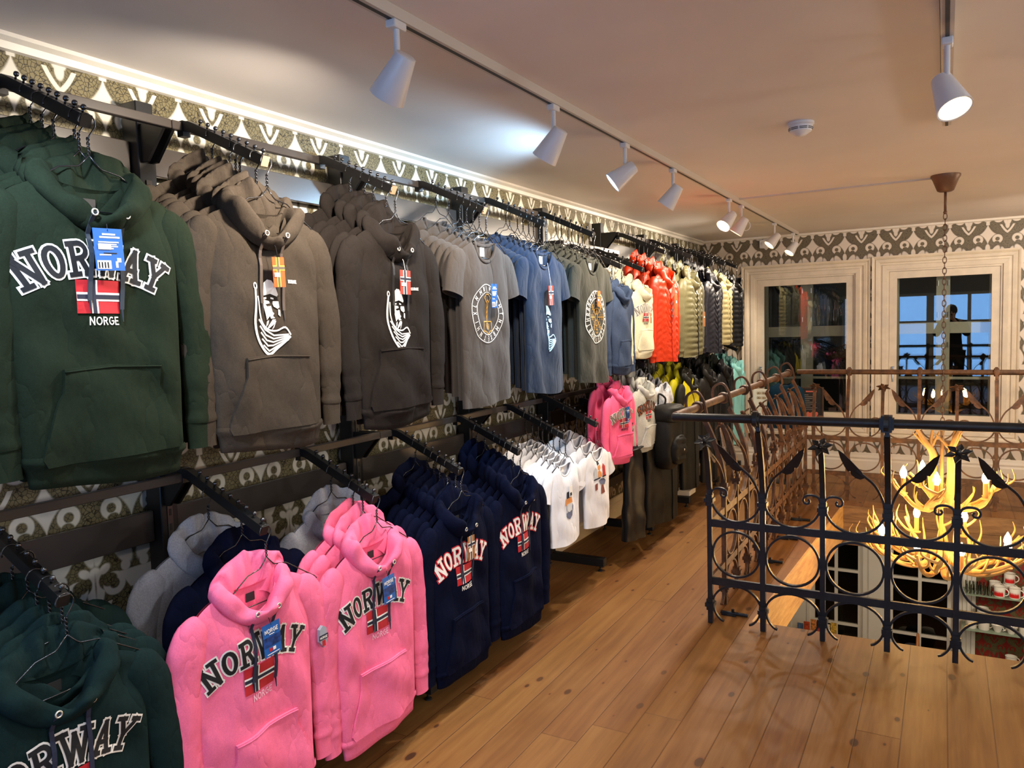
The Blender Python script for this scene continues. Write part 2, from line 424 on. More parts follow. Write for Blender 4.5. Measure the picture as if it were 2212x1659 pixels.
def beam_mat(name, c1, c2):
    m = bpy.data.materials.new(name); m.use_nodes = True; k = NT(m); b = k.n['Principled BSDF']
    geo = k.new('ShaderNodeNewGeometry'); mp = k.new('ShaderNodeMapping'); k.l.new(geo.outputs['Position'], mp.inputs[0]); mp.inputs['Scale'].default_value = (2, 2, 14)
    k.l.new(k.ramp(k.noise(mp.outputs[0], 2.2, 6, 0.65), [(0.3, c1), (0.7, c2)]), b.inputs['Base Color']); b.inputs['Roughness'].default_value = 0.5
    k.l.new(k.bump(k.noise(mp.outputs[0], 6, 4), 0.4, 0.006), b.inputs['Normal'])
    return m
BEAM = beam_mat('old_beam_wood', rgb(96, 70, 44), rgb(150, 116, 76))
BEAM_LIT = beam_mat('lamplit_edge_wood', rgb(176, 124, 62), rgb(214, 168, 96))  # orange lamplight on the edge board is put into its wood colour

def glass_mat(name, refl=1.0, tint=(0.92, 0.95, 0.94, 1)):
    m = bpy.data.materials.new(name); m.use_nodes = True; k = NT(m)
    for nd in list(k.n):
        if nd.type == 'BSDF_PRINCIPLED': k.n.remove(nd)
    out = [nd for nd in k.n if nd.type == 'OUTPUT_MATERIAL'][0]
    tr = k.new('ShaderNodeBsdfTransparent'); tr.inputs[0].default_value = tint
    gl = k.new('ShaderNodeBsdfGlossy'); gl.inputs['Roughness'].default_value = 0.0
    fr = k.new('ShaderNodeFresnel'); fr.inputs[0].default_value = 1.5
    mx = k.new('ShaderNodeMixShader'); k.l.new(k.m('MULTIPLY', fr.outputs[0], refl, clamp=True), mx.inputs[0]); k.l.new(tr.outputs[0], mx.inputs[1]); k.l.new(gl.outputs[0], mx.inputs[2])
    k.l.new(mx.outputs[0], out.inputs[0])
    return m
GLASS = glass_mat('window_glass', 1.6)
GLASS_THIN = glass_mat('clear_glass', 1.0)

# ------------------------------------------------------------------ shell geometry
YF = 8.55; YB = -2.45; XR = 5.2; ZL = -2.95; T = 0.12
struct('wall_left', MB().box((-T, YB, ZL), (0, YF, H)), WP_L, 'wall papered in olive damask behind the clothes racks')
# holes of the two windows in the far wall: (x0, x1, z0, z1)
WINS = [(0.575, 1.575, 0.52, 2.04), (1.86, 2.84, 0.52, 2.055)]
LW = (1.10, 2.50, -2.60, -0.70)      # ground floor window
def wall_with_holes(x0, x1, z0, z1, holes, y0, y1):
    mb = MB(); hs = sorted(holes); x = x0
    for (a, b, c, d) in hs:
        mb.box((x, y0, z0), (a, y1, z1)); mb.box((a, y0, z0), (b, y1, c)); mb.box((a, y0, d), (b, y1, z1)); x = b
    mb.box((x, y0, z0), (x1, y1, z1)); return mb
struct('wall_far', wall_with_holes(0, XR, -0.30, H, WINS, YF, YF+0.35), WP_F, 'far wall papered in taupe and cream damask around two windows')
struct('wall_far_lower', wall_with_holes(0, XR, ZL, -0.30, [LW], YF, YF+0.35), WP_RED, 'ground floor wall papered in dark red damask')
BACKWIN = (1.40, 3.30, 0.15, 2.08); FILLWIN = (0.25, 1.15, 0.75, 2.08)  # the smaller opening is added to let blue fill light in
struct('wall_back', wall_with_holes(0, XR, ZL, H, [FILLWIN, BACKWIN], YB-0.2, YB), mat('plain_wall_paint', rgb(150, 138, 120), 0.7), 'wall behind the viewer')
struct('wall_right', MB().box((XR, YB, ZL), (XR+T, YF, H)), MATS['plain_wall_paint'])
struct('ceiling', MB().box((-T, YB-0.2, H), (XR+T, YF+0.35, H+0.1)), CEIL)
# floor with the stairwell opening
HX0a, HX0b, HY0a, HY0b, HY1 = 1.49, 1.62, 4.06, 4.14, 6.98
XR2 = 3.9
fl = MB()
def slab(poly, z0=-0.06, z1=0.0): fl.prism(poly, 2, z0, z1)
slab([(0, YB), (XR, YB), (XR, HY0b+0.03), (HX0a, HY0a), (0, HY0a)])
slab([(0, HY0a), (HX0a, HY0a), (HX0b, HY1), (0, HY1)])
slab([(0, HY1), (XR, HY1), (XR, YF), (0, YF)])
slab([(XR2, HY0b+0.02), (XR, HY0b+0.03), (XR, HY1), (XR2, HY1)])
struct('floor', fl, PINE, 'knotty pine floorboards of the upper shop floor')
# fascias of the opening
struct('trim_1', MB().prism([(HX0a-0.03, HY0a), (HX0a+0.012, HY0a), (HX0b+0.012, HY1), (HX0b-0.03, HY1)], 2, -0.30, -0.001), BEAM_LIT, 'lamplit-coloured wooden edge board along the left side of the stairwell opening')
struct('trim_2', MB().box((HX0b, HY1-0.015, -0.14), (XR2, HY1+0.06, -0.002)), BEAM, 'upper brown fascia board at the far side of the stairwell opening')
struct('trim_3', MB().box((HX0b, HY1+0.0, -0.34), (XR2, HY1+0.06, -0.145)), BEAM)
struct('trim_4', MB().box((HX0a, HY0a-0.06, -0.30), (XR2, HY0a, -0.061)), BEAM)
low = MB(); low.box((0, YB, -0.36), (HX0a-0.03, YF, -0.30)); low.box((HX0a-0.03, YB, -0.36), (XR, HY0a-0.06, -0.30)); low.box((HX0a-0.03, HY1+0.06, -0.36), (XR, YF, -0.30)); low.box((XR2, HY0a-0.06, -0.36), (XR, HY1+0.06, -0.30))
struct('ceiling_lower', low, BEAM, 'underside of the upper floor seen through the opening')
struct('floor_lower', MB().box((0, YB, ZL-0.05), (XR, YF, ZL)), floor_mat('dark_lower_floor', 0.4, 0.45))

# crown moulding and skirting
def moulding(name, prof, x0, x1, along, fixed, sgn, m, label=None):
    """prof (depth, z) extruded along axis"""
    mb = MB(); poly = [(fixed+sgn*d, z) for d, z in prof]
    if along == 1: V = [(p[0], y, p[1]) for y in (x0, x1) for p in poly]
    else: V = [(x, p[0], p[1]) for x in (x0, x1) for p in poly]
    n = len(poly); mb.add(V, [tuple(range(n)), tuple(range(2*n-1, n-1, -1))]+[(k, n+k, n+(k+1) % n, (k+1) % n) for k in range(n)])
    return struct(name, mb, m, label)
moulding('trim_5', [(0, H), (0.035, H), (0.035, H-0.012), (0.018, H-0.022), (0.014, H-0.042), (0, H-0.045)], YB, YF, 1, 0.0, 1, WHITE, 'narrow white ceiling moulding above the left wall')
moulding('trim_6', [(0, H), (0.02, H), (0.02, H-0.02), (0, H-0.025)], 0, XR, 0, YF, -1, WHITE)
SK = [(0, 0), (0.022, 0), (0.022, 0.10), (0.015, 0.115), (0.018, 0.13), (0.010, 0.15), (0.006, 0.165), (0, 0.17)]
moulding('baseboard_left', SK, YB, YF, 1, 0.0, 1, WHITE)
moulding('baseboard_far', [(d, z*1.2) for d, z in SK], 0, XR, 0, YF, -1, WHITE)

# ------------------------------------------------------------------ windows
HANDLE = mat('brushed_steel', (0.55, 0.55, 0.54, 1), 0.3, 0.9)
def casing(x0, x1, z0, z1, y, w=0.13, m=CREAM, name='window_casing', parent=None, sill=True):
    """mitred stepped casing round an opening (x0..x1,z0..z1), on plane y facing -y"""
    mb = MB(); prof = [(0, 0.0), (0, 0.018), (0.30, 0.022), (0.36, 0.014), (0.48, 0.014), (0.54, 0.026), (0.74, 0.030), (0.80, 0.018), (0.88, 0.030), (1.0, 0.034), (1.0, 0.0)]
    def pt(side, t, d):
        o = w*t
        return {'l0': (x0-o, y-d, z0-(o if sill else 0)), 'l1': (x0-o, y-d, z1+o), 'r1': (x1+o, y-d, z1+o), 'r0': (x1+o, y-d, z0-(o if sill else 0))}[side]
    segs = [('l0', 'l1'), ('l1', 'r1'), ('r1', 'r0')] + ([('r0', 'l0')] if sill else [])
    for a, b in segs:
        V = [pt(a, t, d) for t, d in prof]+[pt(b, t, d) for t, d in prof]; n = len(prof)
        mb.add(V, [(k, k+1, n+k+1, n+k) for k in range(n-1)])
    return mb.build(name, m, parent)
def ring_frame(mb, x0, x1, z0, z1, w, y0, y1):
    mb.box((x0, y0, z0), (x0+w, y1, z1)); mb.box((x1-w, y0, z0), (x1, y1, z1))
    mb.box((x0+w, y0, z0), (x1-w, y1, z0+w)); mb.box((x0+w, y0, z1-w), (x1-w, y1, z1))
for wi, (x0, x1, z0, z1) in enumerate(WINS):
    root = MB(); ring_frame(root, x0, x1, z0, z1, 0.02, YF+0.0, YF+0.33)
    w = struct('window_%d' % (wi+1), root, CREAM, ['cream casement window in the far wall, the left one, beside the racks', 'cream casement window in the far wall, the right one, with blue reflections'][wi])
    casing(x0, x1, z0, z1, YF, 0.135, CREAM, 'casing', w)
    s = MB(); ring_frame(s, x0+0.022, x1-0.022, z0+0.022, z1-0.022, 0.068, YF+0.012, YF+0.06); s.build('inner_sash', CREAM, w)
    MB().box((x0+0.088, YF+0.035, z0+0.088), (x1-0.088, YF+0.039, z1-0.088)).build('inner_pane', GLASS, w)
    # old mullioned outer sash
    o = MB(); a0, a1, b0, b1 = x0+0.05, x1-0.05, z0+0.03, z1-0.03; xm = (a0+a1)/2
    ring_frame(o, a0, a1, b0, b1, 0.05, YF+0.20, YF+0.245)
    o.box((xm-0.06, YF+0.195, b0+0.05), (xm+0.06, YF+0.25, b1-0.05))
    ztr = b0+0.62*(b1-b0)
    o.box((a0+0.05, YF+0.192, ztr-0.055), (xm-0.06, YF+0.25, ztr+0.055)); o.box((xm+0.06, YF+0.192, ztr-0.055), (a1-0.05, YF+0.25, ztr+0.055))
    zm = b0+0.28*(b1-b0)
    o.box((a0+0.05, YF+0.205, zm-0.012), (xm-0.06, YF+0.24, zm+0.012)); o.box((xm+0.06, YF+0.205, zm-0.012), (a1-0.05, YF+0.24, zm+0.012))
    of = o.build('outer_sash', mat('grey_green_sash', rgb(176, 172, 152), 0.5), w)
    for sx in (-1, 1):
        for zz in (b1-0.12, ztr+0.13, ztr-0.17):
            MB().tube([(xm+sx*0.045, YF+0.186, zz-0.025), (xm+sx*0.045, YF+0.186, zz+0.025)], 0.007, 8).build('hinge', HANDLE, of)
    MB().box((a0+0.05, YF+0.222, b0+0.05), (a1-0.05, YF+0.225, b1-0.05)).build('outer_pane', GLASS_THIN, w)
    h = MB(); hx = x0+0.058; hz = z0+0.53
    h.bevbox((hx-0.014, YF-0.004, hz-0.03), (hx+0.014, YF+0.012, hz+0.04), 0.003)
    h.tube([(hx, YF-0.002, hz+0.015), (hx, YF-0.045, hz+0.015), (hx, YF-0.050, hz+0.0), (hx, YF-0.048, hz-0.11)], [0.008, 0.009, 0.010, 0.008], 8)
    h.build('handle', HANDLE, w, smooth='auto')
    sl = MB(); sl.box((x0-0.15, YF-0.05, z0-0.155), (x1+0.15, YF, z0-0.13)); sl.build('sill', CREAM, w)
struct('wall_sky_block', MB().box((-1.5, YF+2.2, ZL), (XR+1.5, YF+2.35, 4.5)), mat('sky_block_dark', rgb(40, 38, 34), 0.9, mottle=(3, 0.3)), 'dark wall added outside the far windows to keep the sky out')  # put up so the far windows show dark instead of bright sky
struct('ground_outside', MB().box((-1.5, YF+0.35, ZL-0.05), (XR+1.5, YF+2.2, ZL)), MATS['sky_block_dark'])
bx = MB(); bx.box((-1.6, YF+0.30, H+0.1), (XR+1.6, YF+0.36, 3.5)); bx.box((-1.6, YF+0.28, ZL), (0.0, YF+0.36, 3.5)); bx.box((XR, YF+0.28, ZL), (XR+1.6, YF+0.36, 3.5)); bx.box((-1.5, YF+0.35, 3.4), (XR+1.5, YF+2.3, 3.5)); bx.box((-1.6, YF+0.35, ZL), (-1.5, YF+2.3, 3.5)); bx.box((XR+1.5, YF+0.35, ZL), (XR+1.6, YF+2.3, 3.5))
struct('sky_block_box', bx, MATS['sky_block_dark'])  # closed box added outside the far windows to block sky light
# back window (seen only as a reflection)
a, b, c, d = BACKWIN
bw = MB(); ring_frame(bw, a, b, c, d, 0.06, YB-0.12, YB-0.06); bw.box(((a+b)/2-0.35, YB-0.12, c+0.06), ((a+b)/2-0.2, YB-0.06, d-0.06)); bw.box((a+0.06, YB-0.115, c+1.25), (b-0.06, YB-0.065, c+1.31))
bw.box(((a+b)/2+0.45, YB-0.12, c+0.06), ((a+b)/2+0.52, YB-0.06, d-0.06))
struct('window_5', (lambda q: (ring_frame(q, *FILLWIN, 0.06, YB-0.12, YB-0.06), q)[1])(MB()), CREAM, 'smaller window added behind the viewer to let in blue light')
struct('window_3', bw, CREAM, 'window behind the viewer with blue dusk light')

# ground floor window with white glazing bars
x0, x1, z0, z1 = LW
g = MB(); ring_frame(g, x0, x1, z0, z1, 0.03, YF+0.0, YF+0.2)
GW = mat('white_lower_paint', rgb(206, 204, 196), 0.5)
lw = struct('window_4', g, GW, 'tall white window with small panes on the ground floor')
casing(x0, x1, z0, z1, YF, 0.16, GW, 'casing', lw, sill=False)
for s0, s1 in ((x0+0.03, 1.655), (1.885, x1-0.03)):
    o = MB(); ring_frame(o, s0, s1, z0+0.03, z1-0.03, 0.05, YF+0.03, YF+0.08)
    xm = (s0+s1)/2; o.box((xm-0.016, YF+0.035, z0+0.08), (xm+0.016, YF+0.075, z1-0.08))
    nz = 6
    for q in range(1, nz):
        zz = z1-0.08-(z1-z0-0.16)*q/nz; o.box((s0+0.05, YF+0.035, zz-0.014), (xm-0.016, YF+0.075, zz+0.014)); o.box((xm+0.016, YF+0.035, zz-0.014), (s1-0.05, YF+0.075, zz+0.014))
    o.build('casement', GW, lw)
    MB().box((s0+0.05, YF+0.05, z0+0.08), (s1-0.05, YF+0.054, z1-0.08)).build('pane', GLASS_THIN, lw)
mu = MB(); mu.box((1.655, YF+0.0, z0+0.03), (1.885, YF+0.09, z1-0.03)); mu.box((1.71, YF-0.012, z0+0.03), (1.83, YF, z1-0.03)); mu.build('mullion', GW, lw)
# fluted white pilaster right of it
pl = MB(); pl.box((2.50, YF-0.02, ZL), (2.66, YF, -0.37))
for q in range(4): pl.box((2.512+q*0.038, YF-0.032, ZL), (2.53+q*0.038, YF-0.02, -0.37))
struct('trim_8', pl, GW, 'fluted white pilaster right of the ground floor window')
struct('trim_9', MB().box((0.90, YF-0.03, ZL), (1.10, YF, -0.37)), GW)
# ------------------------------------------------------------------ track lighting
LAMPW = mat('lamp_white', rgb(214, 212, 212), 0.35)
TRACKM = mat('track_white', rgb(196, 188, 178), 0.4)
DARKSLOT = mat('track_slot', rgb(40, 36, 34), 0.5)
def emitter(name, col, st):
    m = bpy.data.materials.new(name); m.use_nodes = True; b = m.node_tree.nodes['Principled BSDF']
    b.inputs['Base Color'].default_value = (0.9, 0.9, 0.85, 1); b.inputs['Emission Color'].default_value = col; b.inputs['Emission Strength'].default_value = st
    return m
LENS_W = emitter('lamp_lens_warm', (1, 0.72, 0.36, 1), 14); LENS_C = emitter('lamp_lens_cool', (0.75, 0.88, 1, 1), 9)
def track(name, x, y0, y1, label):
    r = tag(empty(name, (x, y0, H)), label, 'lighting track')
    MB().box((-0.018, 0, -0.032), (0.018, y1-y0, 0)).build('rail', TRACKM, r)
    m = MB(); m.box((-0.0205, 0.0, -0.014), (-0.018, y1-y0, -0.009)); m.box((-0.006, 0, -0.0335), (0.006, y1-y0, -0.032)); m.build('contact_slot', DARKSLOT, r)
    return r
track('light_track', TRACK_X, -0.4, 8.35, 'long white lighting track along the ceiling above the clothes racks')
track('light_track', 2.365, -1.6, 4.06, 'short white lighting track on the ceiling at the right that ends in mid ceiling')
def head(x, y, aim, lens, label, group=None, drop=HEAD_DROP):
    a = Vector(aim).normalized()
    r = tag(empty('track_spotlight', (x, y, H-0.032)), label, 'spotlight', group)
    zc = -drop+0.032
    m = MB(); m.bevbox((-0.016, -0.028, -0.022), (0.016, 0.028, 0.0), 0.003); m.tube([(0, 0, -0.02), (0, 0, zc+0.045)], 0.009, 10); m.build('mount', LAMPW, r, smooth='auto')
    c = Vector((0, 0, zc)) ; back = c-a*0.055; fr = c+a*0.075
    m = MB(); m.lathe([(0.0, 0.001), (0.024, 0.001), (0.030, 0.004), (0.031, 0.010), (0.052, 0.130), (0.0515, 0.1315), (0.047, 0.130), (0.040, 0.105)], back, 28, a); m.build('shade', LAMPW, r, smooth='auto')
    m = MB(); m.lathe([(0.0, 0.108), (0.0405, 0.108)], back, 24, a); m.build('lens', lens, r)
    return r
SPOT_LABELS = ['', 'white track spotlight nearest the viewer, above the green and grey hoodies', 'second white track spotlight from the viewer, above the grey T-shirts', 'third white track spotlight from the viewer, with a bright lower rim',
  'fourth white track spotlight from the viewer, just before the glowing one', 'glowing track spotlight with a yellow glare turned to the viewer', 'unlit-looking track spotlight with a wire loop beside the glowing one',
  'last but one small track spotlight before the far wall', 'last track spotlight at the far end of the long track']
for i, (y, aim, c, w, dg) in enumerate(HEADS):
    if i == 0: continue
    r = head(TRACK_X, y, aim, LENS_C if c is COOL else LENS_W, SPOT_LABELS[i])
    if i == 6:
        MB().tube([(0.03+0.03*math.cos(t), 0.02+0.0*t, -0.15+0.035*math.sin(t)) for t in [k*2*PI/16 for k in range(16)]], 0.003, 6, closed=True).build('wire_loop', LAMPW, r, smooth=True)
head(2.365, 2.80, RIGHT[0][1], LENS_W, 'bright white spotlight on the short track at the upper right', drop=HEAD_DROP+0.02)

# ------------------------------------------------------------------ ceiling things
r = tag(empty('smoke_detector', (1.79, 3.737, H)), 'round white smoke detector on the ceiling between the two tracks', 'smoke detector')
MB().lathe([(0, 0), (0.058, 0), (0.058, -0.010), (0.052, -0.014), (0.052, -0.024), (0.047, -0.040), (0.028, -0.052), (0.022, -0.058), (0.0, -0.060)], (0, 0, 0), 32).build('housing', LAMPW, r, smooth='auto')
m = MB()
for zz, rr in ((-0.0265, 0.0518), (-0.0325, 0.0500)):
    for k in range(8):
        a0 = 2*PI*k/8+0.06; P = [(rr*math.cos(a0+t*0.66), rr*math.sin(a0+t*0.66), zz) for t in [q/6 for q in range(7)]]
        m.tube(P, 0.0016, 5)
m.build('vent_slots', DARKSLOT, r)
m = MB(); m.box((TRACK_X+0.02, 5.730, H-0.010), (2.36, 5.756, H)); tag(m.build('cable_duct', TRACKM), 'thin white cable duct across the ceiling to the chandelier rose', 'cable duct')
r = tag(empty('wall_sensor', (0.672, YF, 2.40)), 'small white square sensor box high on the far wall', 'sensor')
MB().bevbox((-0.042, -0.03, -0.045), (0.042, 0, 0.045), 0.006).build('housing', LAMPW, r, smooth='auto')
MB().lathe([(0.0, 0.006), (0.024, 0.004), (0.028, 0)], (0, -0.03, 0), 20, (0, -1, 0)).build('dial', LAMPW, r, smooth=True)

# ------------------------------------------------------------------ antler chandelier
BRONZE = mat('brown_bronze', rgb(112, 80, 58), 0.45, 0.3)
ANTLER = mat('antler_bone', rgb(206, 160, 92), 0.5, mottle=(9, 0.25), bump=(40, 0.3, 0.004))
CANDLE = mat('candle_tube', rgb(214, 160, 92), 0.5)
BULB = emitter('bulb_glow', (1.0, 0.60, 0.22, 1), 190)
CHX, CHY = 2.362, 5.68
ch = tag(empty('antler_chandelier', (CHX, CHY, H)), 'antler chandelier with glowing candle bulbs hanging on a chain over the stairwell', 'chandelier')
def chp(mb, name, m, par=ch, smooth=True): return mb.build(name, m, par, smooth=smooth)
chp(MB().lathe([(0.0, 0), (0.085, 0), (0.085, -0.012), (0.074, -0.03), (0.048, -0.098), (0.036, -0.105), (0.0, -0.107)], (0, 0, 0), 28), 'ceiling_rose', BRONZE, smooth='auto')
m = MB(); m.tube([(0, 0, -0.10), (0, 0, -0.235)], 0.008, 8); m.ball((0, 0, -0.235), 0.012)
z = -0.24; k = 0
while z > -1.66:
    P = []
    for q in range(10):
        t = 2*PI*q/10; a, b = 0.011*math.cos(t), 0.0225*math.sin(t)
        P.append((a, 0, z-0.02+b) if k % 2 == 0 else (0, a, z-0.02+b))
    m.tube(P, 0.0028, 5, closed=True, upv=(0.01, 1, 0) if k % 2 == 0 else (1, 0.01, 0)); z -= 0.0345; k += 1
chp(m, 'chain', BRONZE)
rnd = random.Random(4)
def curve3(P, n=10):
    P = [Vector(p) for p in P]; out = []
    Q = [P[0]]+P+[P[-1]]
    for i in range(1, len(Q)-2):
        for j in range(n):
            t = j/n; p0, p1, p2, p3 = Q[i-1], Q[i], Q[i+1], Q[i+2]
            out.append(0.5*((2*p1)+(-p0+p2)*t+(2*p0-5*p1+4*p2-p3)*t*t+(-p0+3*p1-3*p2+p3)*t**3))
    out.append(P[-1]); return out
def antler(mb, ang, zb, rad, r0=0.016, lift=0.12, seed=0):
    rr = random.Random(seed); ca, sa = math.cos(ang), math.sin(ang)
    def W(r, s, z): return (ca*r-sa*s, sa*r+ca*s, z)
    bend = rr.uniform(-0.08, 0.08)
    P = curve3([W(0.03, 0, zb+0.02), W(rad*0.35, bend, zb-0.055), W(rad*0.7, bend*1.4, zb-0.03), W(rad, bend*0.4, zb+lift*0.5), W(rad*1.12, -bend*0.6, zb+lift)], 8)
    n = len(P); mb.tube(P, [r0*(1-0.75*(i/(n-1))**1.6)+0.003 for i in range(n)], 8)
    for f, ln, sd in ((0.30, 0.14, 1), (0.46, 0.19, -1), (0.66, 0.17, 1), (0.84, 0.13, -1)):
        i = int(f*(n-1)); p = P[i]; o = sd*rr.uniform(0.02, 0.06)
        q = curve3([p, p+Vector(W(0.035, o, 0.03)), p+Vector(W(0.07+rr.uniform(0, 0.03), o*1.6, ln*0.6)), p+Vector(W(0.075, o*1.3, ln*rr.uniform(0.85, 1.15)))], 6)
        k = len(q); mb.tube(q, [0.0095*(1-(j/(k-1))**1.3)+0.0016 for j in range(k)], 7)
UP = [(188, 0.225), (262, 0.20), (352, 0.245), (12, 0.26), (118, 0.25)]
LO = [(196, 0.36), (120, 0.30), (244, 0.30), (292, 0.30), (62, 0.29), (350, 0.37), (334, 0.40), (150, 0.36)]
for tier, lst, zb in ((0, UP, 0.50), (1, LO, 0.16)):
    for i, (ang, rad) in enumerate(lst):
        a = math.radians(ang); zz = zb-H+(0.05 if tier == 0 else 0.05*math.sin(a)+0.02)
        m = MB(); antler(m, a+0.10, zz-0.16, rad*1.12, seed=i+10*tier); chp(m, 'antler', ANTLER)
        c = Vector((rad*math.cos(a), rad*math.sin(a), zz))
        m = MB(); m.tube([c+Vector((0, 0, -0.135)), c+Vector((0, 0, -0.028))], 0.0145, 12); m.lathe([(0, -0.135), (0.026, -0.135), (0.028, -0.128), (0.012, -0.124)], c, 14); k_ = chp(m, 'candle', CANDLE, smooth='auto')
        m = MB(); m.lathe([(0.0, -0.03), (0.012, -0.028), (0.0205, -0.008), (0.0215, 0.006), (0.015, 0.028), (0.006, 0.046), (0.0, 0.056)], c, 14); chp(m, 'bulb', BULB, k_)
for i in range(6):       # loose antlers filling both rings
    a = 0.5+i*1.05; m = MB(); antler(m, a, -H+0.03, 0.46, 0.015, 0.10, seed=40+i); chp(m, 'antler', ANTLER)
m = MB(); m.tube([(0, 0, 0.86-H), (0, 0, 0.06-H)], 0.012, 10); m.ball((0, 0, 0.05-H), 0.035, 12, 8); m.ball((0, 0, 0.36-H), 0.05, 12, 8, (1, 1, 0.5)); chp(m, 'column', CANDLE)
for sx, tw in ((-1, 0.0), (1, 0.6)):     # upright antlers at the crown
    m = MB()
    P = curve3([(sx*0.035, 0, 0.34-H), (sx*0.055, 0.01, 0.55-H), (sx*0.05, 0, 0.68-H), (sx*0.085+(-0.02), -0.02, 0.78-H), (sx*0.15-0.03, -0.03, 0.90-H)], 8); n = len(P)
    m.tube(P, [0.027*(1-(j/(n-1))**2*0.9)+0.003 for j in range(n)], 10)
    for dx, dz in ((-0.10, 0.10), (0.06, 0.12), (0.02, 0.16)):
        p = P[int(n*0.62)]; q = curve3([p, p+Vector((dx*0.4, 0.01, dz*0.3)), p+Vector((dx, -0.02, dz))], 6); k = len(q)
        m.tube(q, [0.016*(1-(j/(k-1))**1.2)+0.002 for j in range(k)], 8)
    chp(m, 'crown_antler', ANTLER)

# ------------------------------------------------------------------ wall rack
BLACK = mat('rack_black', rgb(17, 16, 16), 0.38)
BLACKM = mat('rack_black_matte', rgb(14, 13, 13), 0.55)
PANEL = mat('rack_panel_grey', rgb(62, 56, 52), 0.30)
STEEL = mat('dark_chrome', (0.10, 0.10, 0.105, 1), 0.22, 0.9)
POSTS = [0.685, 1.64, 2.597, 3.552, 4.507, 5.462, 6.417, 7.372, 8.30]
ZT = 2.36; RAIL_X = 0.22; ZU = 2.285; ZLo = 1.158; ZM = 2.145
rack = tag(empty('wall_rack', (0, 0, 0)), 'long black metal clothes rack system standing along the damask wall', 'clothes rack')
for y in POSTS:
    m = MB(); m.bevbox((0.025, y-0.032, 0.08), (0.10, y+0.032, ZT), 0.003); p = m.build('post', BLACK, rack)
    m = MB(); m.box((0.10, y-0.010, 0.15), (0.103, y+0.010, ZT-0.25)); m.build('slotted_strip', mat('strip_steel', rgb(92, 86, 80), 0.3, 0.6), p)
    m = MB()
    zz = 0.2
    while zz < ZT-0.28: m.box((0.1029, y-0.004, zz), (0.1042, y+0.004, zz+0.022)); zz += 0.05
    m.build('slots', BLACKM, p)
    m = MB(); m.bevbox((0.03, y-0.026, 0.035), (0.47, y+0.026, 0.088), 0.003); f = m.build('foot', BLACKM, rack)
    for lx in (0.435, 0.07): MB().lathe([(0.0, 0.0), (0.017, 0.0), (0.016, 0.006), (0.006, 0.012), (0.006, 0.036)], (lx, y, 0), 14).build('leveller', BLACKM, f, smooth='auto')
    for zr in ((ZM, 1.47, ZLo) if abs(y-4.507) < 0.01 else ((ZM, ZU, 1.47, ZLo) if abs(y-5.462) < 0.01 else (ZU, 1.47, ZLo) if y > 5.5 else (ZU, ZLo))):
        m = MB(); m.prism([(0.10, zr-0.12), (0.13, zr-0.12), (0.215, zr-0.028), (0.215, zr), (0.10, zr)], 1, y+0.012, y+0.022); m.prism([(0.10, zr-0.12), (0.13, zr-0.12), (0.215, zr-0.028), (0.215, zr), (0.10, zr)], 1, y-0.022, y-0.012); m.build('bracket', BLACK, rack)
for k in range(len(POSTS)-1):
    y0, y1 = POSTS[k], POSTS[k+1]
    for z0_, z1_ in ((2.135, 2.235), (0.915, 1.02)):
        if abs(y0-4.507) < 0.01 and z0_ > 2: z0_, z1_ = 1.98, 2.08
        m = MB(); m.bevbox((0.045, y0+0.033, z0_), (0.062, y1-0.033, z1_), 0.003); m.build('back_panel', PANEL, rack)
    zr = ZM if abs(y0-4.507) < 0.01 else ZU
    m = MB(); m.bevbox((RAIL_X-0.010, y0+0.001, zr-0.028), (RAIL_X+0.012, y1-0.001, zr), 0.002); m.build('front_rail', PANEL, rack)
    m = MB(); m.bevbox((RAIL_X-0.010, y0+0.001, ZLo-0.028), (RAIL_X+0.012, y1-0.001, ZLo), 0.002); m.build('front_rail', PANEL, rack)
    m = MB(); m.bevbox((0.04, y0+0.033, 0.30), (0.062, y1-0.033, 0.37), 0.003); m.build('back_panel', PANEL, rack)
    if y0 > 4.5: m = MB(); m.bevbox((RAIL_X-0.010, y0+0.001, 1.442), (RAIL_X+0.012, y1-0.001, 1.470), 0.002); m.build('front_rail', BLACK, rack)

TAN = mat('end_cap_tan', rgb(150, 122, 92), 0.5)
def make_arm(tan):
    """local origin on the front rail top; the arm slopes down towards +x"""
    r = empty('waterfall_arm', (0, 0, 0))
    m = MB(); m.box((-0.012, -0.014, -0.045), (0.016, 0.014, 0.004)); m.build('hook_plate', BLACK, r)
    pts = [(0.012, 0, -0.013), (0.035, 0, -0.016), (0.055, 0, -0.025), (0.356, 0, -0.165)]
    m = MB(); m.rectpath(pts, 0.026, 0.030, (0, 1, 0)); m.build('tube', BLACK, r)
    m = MB(); d = (Vector(pts[3])-Vector(pts[2])).normalized(); e = Vector(pts[3]); m.bar(e, e+d*0.006, 0.027, 0.031, (0, 0, 1)); m.build('end_cap', TAN if tan else BLACKM, r)
    nrm = Vector((-d.z, 0, d.x))
    for k in range(9):
        c = Vector(pts[2])+d*(0.018+k*0.0375)+nrm*0.015
        m = MB(); m.tube([c, c+nrm*0.010], 0.003, 6); m.ball(c+nrm*0.013, 0.0072, 8, 6); m.build('pin', STEEL, r, smooth=True)
    return r
def arm_point(k):
    """(x, z) offset, from an arm's origin, of the k-th hanging place counted from the tip"""
    d = Vector((0.301, 0, -0.140)).normalized(); p = Vector((0.055, 0, -0.025))+d*(0.018+(8-k)*0.0375+0.014)+Vector((-d.z, 0, d.x))*0.0165
    return p.x, p.z
